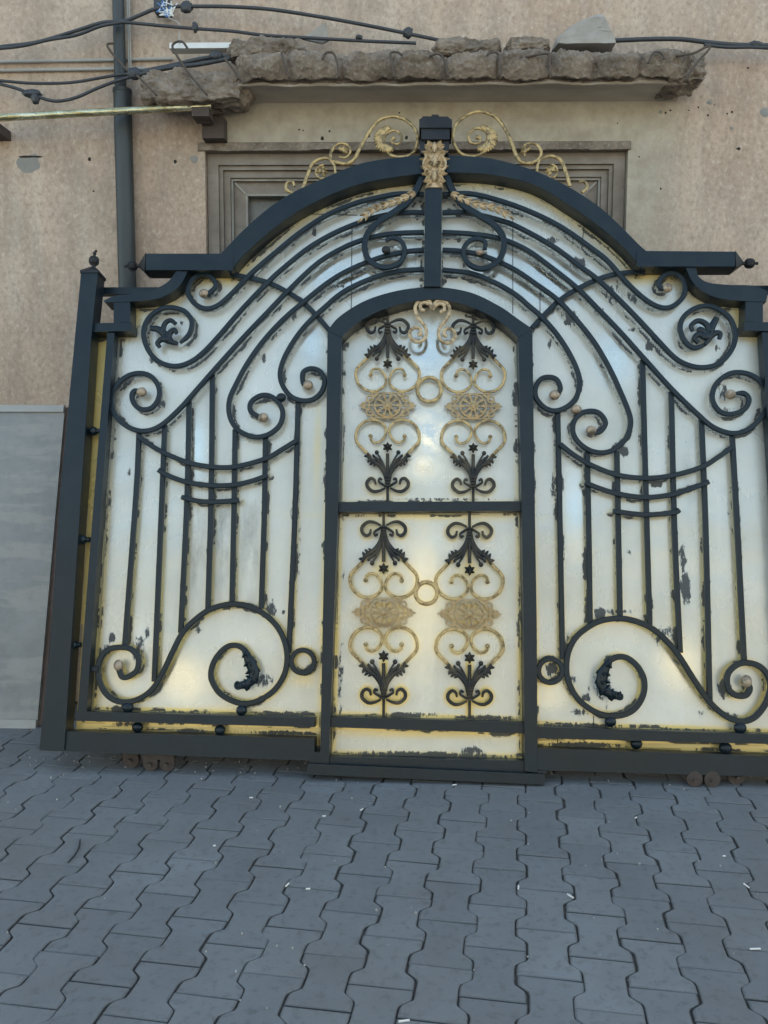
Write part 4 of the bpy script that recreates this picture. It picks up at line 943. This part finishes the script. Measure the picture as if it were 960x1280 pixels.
# --------------------------------------- gold crest on the arch
def crest(s):
    X = (lambda x: x)
    if s < 0:
        P1 = [(378.5, 236), (388, 209.6), (396, 200.5), (409, 198), (417, 205), (419.5, 217)]; P2 = [(415, 202), (413.5, 191), (422, 180.5), (433, 180.5), (438, 189), (432, 197), (424, 196)]
        P3 = [(415.5, 201), (429.6, 205), (442, 200), (450, 184.6), (461, 166), (473, 151), (490, 145.5), (507, 150), (519, 161.7), (522, 176), (517, 190), (504.6, 196), (490, 194.5), (481.7, 186), (479.6, 174), (486, 165), (496, 164), (502.5, 172), (497, 180), (489.5, 177), (492, 171.5)]
        P4 = [(367, 242), (358, 237), (358.5, 229), (366, 227.5), (368, 233)]; lf = (402.5, 215); lf2 = (428, 189); cc = (492, 173)
    else:
        P1 = [(712.5, 233), (703, 204), (694, 196), (681.7, 196), (673, 203), (671, 215)]; P2 = [(671, 202), (676.5, 190), (669, 180), (658.7, 180), (652.5, 187), (657, 195)]
        P3 = [(672, 201), (661, 204), (648, 199), (640, 180), (631.7, 161.7), (619, 146), (600, 139.5), (581.7, 145), (569, 157.5), (566.5, 176), (575, 191), (590, 195.5), (604.6, 190), (612, 176), (606.7, 164), (595, 160.5), (586, 168), (588, 178), (598, 179), (600, 172), (595, 169.5)]
        P4 = [(727.5, 241), (734, 234.6), (731, 227.5), (724, 227)]; lf = (689, 214); lf2 = (658, 189); cc = (597, 172)
    w = .045; bm = bmesh.new()
    def H(p): return G(p[0], p[1], w)
    for P, wd, tp in ((P1, 4.8, 0), (P2, 4.2, 0), (P3, 4.8, 1), (P4, 4.2, 0)):
        sweep(bm, cr([H(p) for p in P], 7), w, wd/290, .013, taper=(lambda t: 1.05-.35*t), round_=True)
    # acanthus crescent round the big spiral
    c = H(cc); q = 1/290
    for k in range(17):
        a = (math.pi*.62+k*.155) if s < 0 else (math.pi*.38-k*.155)
        r0 = 12.5*q; p = (c[0]+r0*math.cos(a), c[1]+r0*math.sin(a))
        tang = Vector((-math.sin(a), math.cos(a)))*(1 if s < 0 else -1); rad = Vector((math.cos(a), math.sin(a)))
        leaflet(bm, p, rad*.85+tang*.55, (7+8.5*math.sin(math.pi*(k+1)/18))*q, 7*q, w+.004, .006)
    pts = []
    for k in range(20):
        a = (math.pi*.60+k*.138) if s < 0 else (math.pi*.40-k*.138); r0 = (14.5)*q; pts.append((c[0]+r0*math.cos(a), c[1]+r0*math.sin(a)))
    sweep(bm, pts, w, .026, .012, taper=lambda t: .35+2.4*t*(1-t), round_=True)
    ball(bm, (c[0], -w, c[1]), .010, (1, .8, 1), 10)
    for (x, y), dirs in ((lf, ((-.6, .9), (.2, 1), (.9, .6), (-1, .1), (.6, -.9), (1, -.2))), (lf2, ((.9, .4), (.3, .9), (-.6, .7), (1, -.4)))):
        p = H((x, y))
        for d in dirs: leaflet(bm, p, (d[0]*(-s), d[1]), 8.5*q, 5*q, w+.002, .006)
    sweep(bm, cr([H((lf[0]+s*0+dx*(-s), lf[1]+dy)) for dx, dy in ((2, -9), (-5, -6), (-8, 1), (-3, 8), (3, 8))], 5), w, .010, .012, round_=True)
    link('crest_scroll', bm, GOLD, gate, smooth=1.2)
crest(-1); crest(1)

# --------------------------------------- sheet
outline_px = [(95, 930), (109, 640), (118, 409), (155, 408), (155, 371), (200, 370), (222, 355), (232, 327), (280, 327), (300, 303), (340, 273), (373, 251), (407, 236), (440, 221), (473, 212.5), (527, 206), (560, 205), (613, 208), (667, 222), (713, 246), (747, 269), (790, 319), (858, 323), (870, 350), (900, 364)]
OUT = GL(outline_px, .0); OUT += [mir(p) for p in OUT[4:1:-1]] + [mir(G(109, 640, 0)), mir(G(95, 930, 0))]
OUT = [Vector(p) for p in OUT]
zb = min(p.y for p in OUT); zb = G(532, 955, 0)[1]
OUT[0].y = G(110, 928, 0)[1]; OUT[-1].y = OUT[0].y
oa = np.array([(p.x, p.y) for p in OUT])
step = .0085
us = np.arange(oa[:, 0].min(), oa[:, 0].max()+step, step); vs = np.arange(min(zb, oa[:, 1].min())-.03, oa[:, 1].max()+step, step)
UU, VV = np.meshgrid(us, vs, indexing='ij')
def inside(U, V, poly):
    r = np.zeros(U.shape, bool); n = len(poly); j = n-1
    for i in range(n):
        xi, yi = poly[i]; xj, yj = poly[j]
        with np.errstate(divide='ignore', invalid='ignore'): r ^= ((yi > V) != (yj > V)) & (U < (xj-xi)*(V-yi)/(yj-yi+1e-12)+xi)
        j = i
    return r
cu_, cv_ = UU[:-1, :-1]+step/2, VV[:-1, :-1]+step/2
ins = inside(cu_, cv_, oa)
dl, drr = G(404, 900, 0)[0], G(670, 900, 0)[0]
ins |= (cu_ > dl) & (cu_ < drr) & (cv_ > zb) & (cv_ < 1.0)
idx = -np.ones(UU.shape, int)
used = np.zeros(UU.shape, bool)
ii, jj = np.nonzero(ins)
for a, b in ((0, 0), (1, 0), (1, 1), (0, 1)): used[ii+a, jj+b] = True
idx[used] = np.arange(used.sum())
vu, vv = UU[used], VV[used]
co = np.stack([vu, np.zeros_like(vu), vv], 1)
faces = np.stack([idx[ii, jj], idx[ii+1, jj], idx[ii+1, jj+1], idx[ii, jj+1]], 1)
def seg_dist(lines, full=False):
    A, B, S0 = [], [], []; off = 0.
    for P in lines:
        P = [(p[0], p[1]) for p in P]
        st_ = 3 if len(P) > 40 else 1
        P = P[::st_]+([P[-1]] if (len(P)-1) % st_ else [])
        for a, b in zip(P[:-1], P[1:]): A.append(a); B.append(b); S0.append(off); off += math.hypot(b[0]-a[0], b[1]-a[1])
        off += 3.7
    A = np.array(A, np.float32); B = np.array(B, np.float32); S0 = np.array(S0, np.float32); D = B-A; LL = (D**2).sum(1)+1e-12
    out = np.empty(len(vu), np.float32); al = np.empty(len(vu), np.float32); sd_ = np.empty(len(vu), np.float32); Pq = np.stack([vu, vv], 1).astype(np.float32)
    for s in range(0, len(vu), 4000):
        p = Pq[s:s+4000, None, :]-A[None]; t = np.clip((p*D[None]).sum(2)/LL[None], 0, 1)
        q = p-t[..., None]*D[None]; d2 = (q**2).sum(2); k = d2.argmin(1); r = np.arange(len(k)); out[s:s+4000] = np.sqrt(d2[r, k])
        al[s:s+4000] = S0[k]+t[r, k]*np.sqrt(LL[k]); sd_[s:s+4000] = np.sign(D[k, 0]*p[r, k, 1]-D[k, 1]*p[r, k, 0])
    return (out, al, sd_) if full else out
dist_s, along_s, side_s = seg_dist(bars_px, True); dist_b = seg_dist(bars_px+orn_px); dist_g = seg_dist(gold_px)
me = bpy.data.meshes.new('backing_sheet'); me.from_pydata(co.tolist(), [], faces.tolist()); me.update()
def put(name, arr):
    a = me.attributes.new(name, 'FLOAT', 'POINT'); a.data.foreach_set('value', np.ascontiguousarray(arr, np.float32))
put('bar_distance', np.maximum(0, dist_s-.010)); put('bar_along', along_s); put('bar_side', side_s)
# gold tint: strong outside the stile, under the lower rails and on the arch rim; a soft fringe beside the lower bars
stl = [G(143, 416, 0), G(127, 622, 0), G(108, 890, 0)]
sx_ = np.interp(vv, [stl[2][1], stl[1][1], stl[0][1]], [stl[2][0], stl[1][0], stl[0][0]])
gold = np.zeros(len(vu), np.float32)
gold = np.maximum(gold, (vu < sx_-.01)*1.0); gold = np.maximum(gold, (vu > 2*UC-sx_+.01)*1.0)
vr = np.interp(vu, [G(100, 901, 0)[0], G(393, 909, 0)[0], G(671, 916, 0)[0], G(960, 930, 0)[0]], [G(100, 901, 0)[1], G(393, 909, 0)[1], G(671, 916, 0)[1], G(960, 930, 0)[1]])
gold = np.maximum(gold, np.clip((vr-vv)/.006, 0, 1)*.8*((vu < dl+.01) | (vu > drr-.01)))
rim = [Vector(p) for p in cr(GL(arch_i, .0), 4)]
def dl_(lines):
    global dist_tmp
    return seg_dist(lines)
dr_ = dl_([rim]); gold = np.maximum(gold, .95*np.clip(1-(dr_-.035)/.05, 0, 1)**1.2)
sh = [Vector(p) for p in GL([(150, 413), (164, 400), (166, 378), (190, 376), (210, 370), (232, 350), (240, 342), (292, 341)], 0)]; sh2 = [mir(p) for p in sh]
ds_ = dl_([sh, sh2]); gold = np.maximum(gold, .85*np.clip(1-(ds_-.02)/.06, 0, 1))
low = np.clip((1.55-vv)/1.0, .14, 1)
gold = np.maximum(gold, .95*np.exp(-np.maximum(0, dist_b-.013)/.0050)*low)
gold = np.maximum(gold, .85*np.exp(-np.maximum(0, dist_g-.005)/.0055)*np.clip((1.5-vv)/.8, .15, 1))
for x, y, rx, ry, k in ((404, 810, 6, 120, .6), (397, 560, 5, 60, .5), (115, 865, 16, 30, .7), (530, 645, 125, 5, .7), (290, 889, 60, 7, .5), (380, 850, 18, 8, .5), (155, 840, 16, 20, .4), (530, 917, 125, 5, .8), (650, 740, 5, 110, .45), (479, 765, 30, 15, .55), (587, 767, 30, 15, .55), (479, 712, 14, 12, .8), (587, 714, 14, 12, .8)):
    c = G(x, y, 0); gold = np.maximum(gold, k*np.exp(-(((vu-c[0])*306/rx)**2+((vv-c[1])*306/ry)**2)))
put('gold_tint', gold)
# individual dabs of dark paint (pixel position, half sizes, strength)
dabs = [(368, 705, 5, 26, .8), (365, 640, 3, 30, .6), (374, 690, 4, 60, .55), (355, 765, 3, 4, 1), (184, 790, 4, 9, 1), (140, 797, 5, 8, 1), (248, 788, 4, 6, 1), (230, 680, 3, 6, .7), (162, 590, 3, 7, .9), (206, 600, 3, 5, .8),
        (173, 812, 10, 20, .8), (134, 812, 12, 10, .7), (330, 850, 12, 10, .85), (338, 760, 10, 14, .8), (158, 482, 5, 8, .9), (201, 505, 7, 9, .9), (190, 450, 4, 6, 1), (227, 404, 4, 4, .9), (155, 425, 10, 5, .7), (368, 395, 5, 9, .85), (330, 448, 4, 9, .9), (393, 290, 4, 8, 1), (422, 358, 12, 4, .8),
        (857, 735, 7, 22, 1.1), (853, 700, 6, 26, .8), (838, 670, 4, 20, .6), (785, 690, 6, 6, .7), (750, 767, 8, 8, 1.1), (772, 765, 26, 5, .75), (830, 795, 20, 14, .75), (712, 800, 10, 20, .6), (752, 862, 22, 26, .62), (690, 836, 8, 9, 1.1), (716, 850, 5, 6, .8), (732, 872, 8, 6, .9), (725, 890, 14, 5, .8), (785, 885, 8, 4, .8), (800, 840, 6, 18, .6),
        (905, 862, 10, 16, .9), (912, 895, 14, 5, .8), (876, 892, 8, 5, .7), (820, 605, 8, 5, 1.1), (779, 563, 7, 8, 1.1), (693, 545, 3, 40, .7), (691, 610, 4, 24, .8), (865, 560, 4, 30, .45), (912, 655, 3, 50, .6), (884, 640, 3, 60, .6), (925, 650, 4, 80, .6), (887, 740, 3, 60, .6), (930, 770, 4, 60, .6),
        (713, 398, 12, 14, .9), (765, 368, 16, 18, .75), (790, 372, 10, 12, .8), (722, 330, 14, 10, .9), (690, 300, 10, 6, .9), (812, 432, 8, 8, .9), (790, 412, 10, 4, .7), (750, 390, 14, 10, .6), (687, 430, 4, 12, .8), (895, 435, 6, 6, .7), (862, 425, 18, 12, .6), (902, 487, 12, 22, .7), (915, 468, 20, 6, .6), (905, 513, 14, 8, .6), (560, 262, 5, 4, 1), (573, 300, 4, 4, 1), (580, 332, 3, 5, .9),
        (556, 352, 4, 4, .9), (526, 350, 5, 4, .9), (617, 345, 4, 4, .8), (700, 385, 14, 8, .6), (432, 650, 20, 3, .5), (455, 897, 40, 5, .75), (520, 893, 50, 4, .7), (610, 898, 50, 5, .85), (530, 944, 120, 5, .95), (590, 938, 16, 6, .9), (650, 943, 6, 3, 1), (150, 886, 18, 5, .9), (230, 891, 50, 4, .8), (352, 893, 40, 5, .9), (160, 905, 30, 4, .8), (240, 915, 34, 4, .9), (350, 916, 44, 4, .95), (730, 908, 60, 5, .95), (850, 915, 60, 5, .95), (730, 931, 50, 4, 1.0),
        (426, 850, 4, 60, .7), (428, 720, 4, 40, .5), (650, 760, 4, 70, .75), (648, 560, 5, 60, .6), (648, 460, 4, 30, .5), (430, 480, 4, 40, .6), (432, 430, 6, 14, .8), (465, 398, 14, 5, .6), (620, 400, 18, 6, .7), (570, 385, 16, 6, .8), (440, 632, 30, 4, .6), (560, 624, 70, 3, .7), (490, 624, 20, 3, .6), (118, 700, 5, 50, .55), (110, 800, 6, 60, .55), (136, 560, 3, 40, .7), (133, 640, 4, 50, .6), (143, 430, 12, 8, .6), (112, 430, 3, 90, .5), (935, 700, 4, 90, .4), (238, 650, 5, 60, .45), (205, 760, 4, 60, .4)]
dab = np.zeros(len(vu), np.float32)
for x, y, rx, ry, k in dabs:
    c = G(x, y, 0); dab = np.maximum(dab, .82*k*np.exp(-.7*(((vu-c[0])*306/rx)**2+((vv-c[1])*306/ry)**2)**1.4))
put('paint_dab', dab)
scf = np.zeros(len(vu), np.float32)
for x, y, rx, ry, k in ((245, 680, 14, 70, 1), (278, 670, 14, 80, 1), (312, 680, 18, 80, .9), (265, 612, 30, 10, .8), (375, 258, 60, 14, 1), (400, 300, 50, 20, .5), (860, 600, 14, 60, .4), (540, 850, 26, 60, .35), (700, 330, 40, 30, .3), (290, 580, 20, 30, .3)):
    c = G(x, y, 0); scf = np.maximum(scf, k*np.exp(-(((vu-c[0])*306/rx)**2+((vv-c[1])*306/ry)**2)))
put('scuff', scf)
pol = np.zeros(len(vu), np.float32)
for x, y, rx, ry, k in ((536, 440, 30, 34, 1), (537, 545, 22, 30, .9), (530, 582, 24, 20, .8), (530, 760, 26, 90, .7), (430, 345, 50, 26, 1), (480, 330, 50, 60, .6), (680, 350, 60, 36, 1), (620, 330, 40, 50, .7), (390, 430, 14, 30, .8), (245, 560, 14, 40, .8), (765, 450, 26, 36, .8), (720, 640, 14, 60, .6), (230, 850, 34, 30, .8), (850, 830, 30, 34, .7), (690, 870, 20, 20, .5)):
    c = G(x, y, 0); pol = np.maximum(pol, k*np.exp(-(((vu-c[0])*306/rx)**2+((vv-c[1])*306/ry)**2)**1.3))
put('polish', pol)
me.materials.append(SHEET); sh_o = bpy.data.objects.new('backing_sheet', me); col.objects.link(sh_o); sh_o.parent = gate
md = sh_o.modifiers.new('thickness', 'SOLIDIFY'); md.thickness = .003; md.offset = 1 if False else -1
for (x0, y0, x1, y1) in ((440, 283, 439, 398), (641, 275, 641, 392), (372, 267, 447, 269), (675, 362, 675, 395), (730, 283, 727, 312), (742, 895, 742, 908), (757, 895, 757, 910), (697, 917, 697, 930)):
    a, b = Vector(G(x0, y0, .001)), Vector(G(x1, y1, .001)); d = (b-a).normalized(); nn = Vector((-d.y, d.x))*.0016
    bm = bmesh.new(); prism(bm, [a-nn, a+nn, b+nn, b-nn], .0005, .0016); link('seam', bm, SEAM, sh_o)

# --------------------------------------- rollers under the beams
def roller(x0, x1, yt, yb, two_=False):
    a = ground((x0+x1)/2, yb); p = GI @ Vector((a.x, a.y, .0)); rad = .034 if not two_ else .031
    bm = bmesh.new()
    R_ = GM.to_3x3(); inv = R_.inverted()
    cs_ = [a.x] if not two_ else [a.x-.034, a.x+.034]
    for cx in cs_:
        for (r, hw) in ((rad, .006), (rad*.78, .012), (rad, .006)):
            pass
        prof = [(-.014, rad*.98), (-.010, rad), (-.005, rad*.80), (.005, rad*.80), (.010, rad), (.014, rad*.98)]
        rings = []
        for y, r in prof: rings.append([bm.verts.new((cx+r*math.cos(t), a.y+.03+y, rad+r*math.sin(t))) for t in np.linspace(0, 2*math.pi, 24, endpoint=False)])
        for A, B in zip(rings[:-1], rings[1:]):
            for j in range(24): bm.faces.new((A[j], A[(j+1) % 24], B[(j+1) % 24], B[j]))
        bm.faces.new(rings[0]); bm.faces.new(rings[-1][::-1])
        tube(bm, [(cx, a.y-.004, rad), (cx, a.y+.044, rad)], .008, 10)
    top = .11
    if x0 < 500: boxm(bm, (cs_[0]-.03, a.y+.047, .045), (cs_[-1]+.03, a.y+.051, top)); boxm(bm, (cs_[0]-.03, a.y+.012, rad+.018), (cs_[-1]+.03, a.y+.015, top-.01))
    for v in bm.verts: v.co = GI @ v.co
    return link('roller', bm, RUST, gate, smooth=.6)
roller(152, 172, 942, 962); roller(178, 216, 944, 966, True); roller(866, 896, 968, 986, True); roller(915, 930, 970, 983)

# --------------------------------------- litter on the pavers
m = N('paper_litter'); PAPER = m.out((.62, .60, .56), .8)
lit = [(648, 1109, 7, 80), (713, 1120, 9, -55), (944, 1186, 11, 4), (933, 1107, 8, -70), (359, 1106, 7, 70), (568, 981, 5, 20), (405, 1020, 4, 10), (452, 1012, 5, 60), (505, 1276, 12, 12), (314, 997, 4, 0), (795, 1022, 3, 40), (385, 1111, 5, 10), (268, 1057, 3, 10), (905, 1070, 3, 0)]
for k, (x, y, L, an) in enumerate(lit):
    p = ground(x, y, .003); s = L/2/ (F_PX/ (p-CAM).length); d = Vector((math.cos(R(an)), -math.sin(R(an))*-1, 0))
    bm = bmesh.new(); tube(bm, [p-d*s, p+d*s*.2, p+d*s], .0027, 8)
    where = ['upright in the joint below the threshold', 'slanting by a joint right of centre', 'lying flat near the right edge', 'standing in a joint at the far right', 'in the joint below the left roller side', 'just below the door threshold', 'small, left of the threshold end', 'near the threshold, left end', 'at the bottom edge of the photo', 'small, below the left beam', 'small, below the right beam', 'beside the butt left of centre', 'tiny, on the left pavers', 'tiny, right of the paving centre'][k]
    tag(link('cigarette_butt', bm, PAPER, smooth=1), 'white cigarette butt on the grey pavers, '+where, 'cigarette butt', 'litter on the pavers')
bm = bmesh.new(); tube(bm, cr([ground(x, y, .006) for x, y in ((100, 1050), (99, 1058), (94, 1068), (85, 1078))], 6), .003, 6)
tag(link('wire_scrap', bm, CABLE, smooth=3), 'short bent black wire scrap lying on the left pavers', 'wire')
# crumbs and pebbles
bm = bmesh.new(); rp = random.Random(9)
for k in range(900):
    x, y = rp.uniform(-2.2, 2.4), rp.choice([rp.uniform(.9, 3.9), rp.gauss(3.40, .07), rp.uniform(3.2, 4.1), YW-abs(rp.gauss(0, .12))-.01]); r_ = rp.uniform(.0012, .0042)
    q = bmesh.ops.create_icosphere(bm, subdivisions=1, radius=r_, matrix=Matrix.Translation((x, y, r_*.4)))
tag(link('grit', bm, STONE), 'fine stone grit scattered over the block paving', 'grit', kind='stuff')

# ---------------------------------------------------------------- the street behind the photographer: unseen sunlit houses, put in for the sheet to mirror
m = N('sunlit_render'); n1 = m.noise(1.5, 4); HOUSE = m.out(m.mix(n1, (.24, .235, .22), (.34, .33, .31)), .9)
m = N('white_render'); WHITEWALL = m.out((.78, .77, .74), .9)
def house(x0, x1, h, y, label, wallmat=HOUSE):
    root = empty('house', ((x0+x1)/2, y, 0)); tag(root, label, 'house', 'houses across the street')
    w_ = (x1-x0)/2; bm = bmesh.new(); boxm(bm, (-w_, -8, -.05), (w_, 0, h)); link('wall', bm, wallmat, root)
    bm = bmesh.new(); boxm(bm, (-w_-.3, -8.3, h+.004), (w_+.3, .3, h+.22)); link('roof', bm, CONCRETE, root)
    k = max(1, int(w_*2/2.6))
    for i in range(k):
        for fl in range(int(h//3)):
            cx = -w_+(i+.5)*2*w_/k; z = 1.1+fl*3
            bm = bmesh.new(); ring_frame(bm, cx-.6, cx+.6, z, z+1.4, .08, .003, .05); wn = link('window', bm, WHITE, root)
            bm = bmesh.new(); boxm(bm, (cx-.52, .003, z+.08), (cx+.52, .02, z+1.32)); link('pane', bm, GLASS, wn)
house(-22, -2.2, 6.4, -13, 'long cream rendered house across the street, mirrored at the left of the gate sheet')
house(.9, 20, 6.8, -13, 'tall cream rendered house across the street, mirrored at the right of the gate sheet')


house(-1.5, 1.3, 15.6, -23, 'tall narrow white house added unseen further back, for a bright patch in the door sheet', WHITEWALL)  # invented bright wall, placed to throw a white reflection into the door sheet
house(-2.1, .85, 8.3, -12.7, 'narrow cream house added unseen across the street, mirrored low in the door sheet')  # invented too, its height cuts off the lower part of that reflection
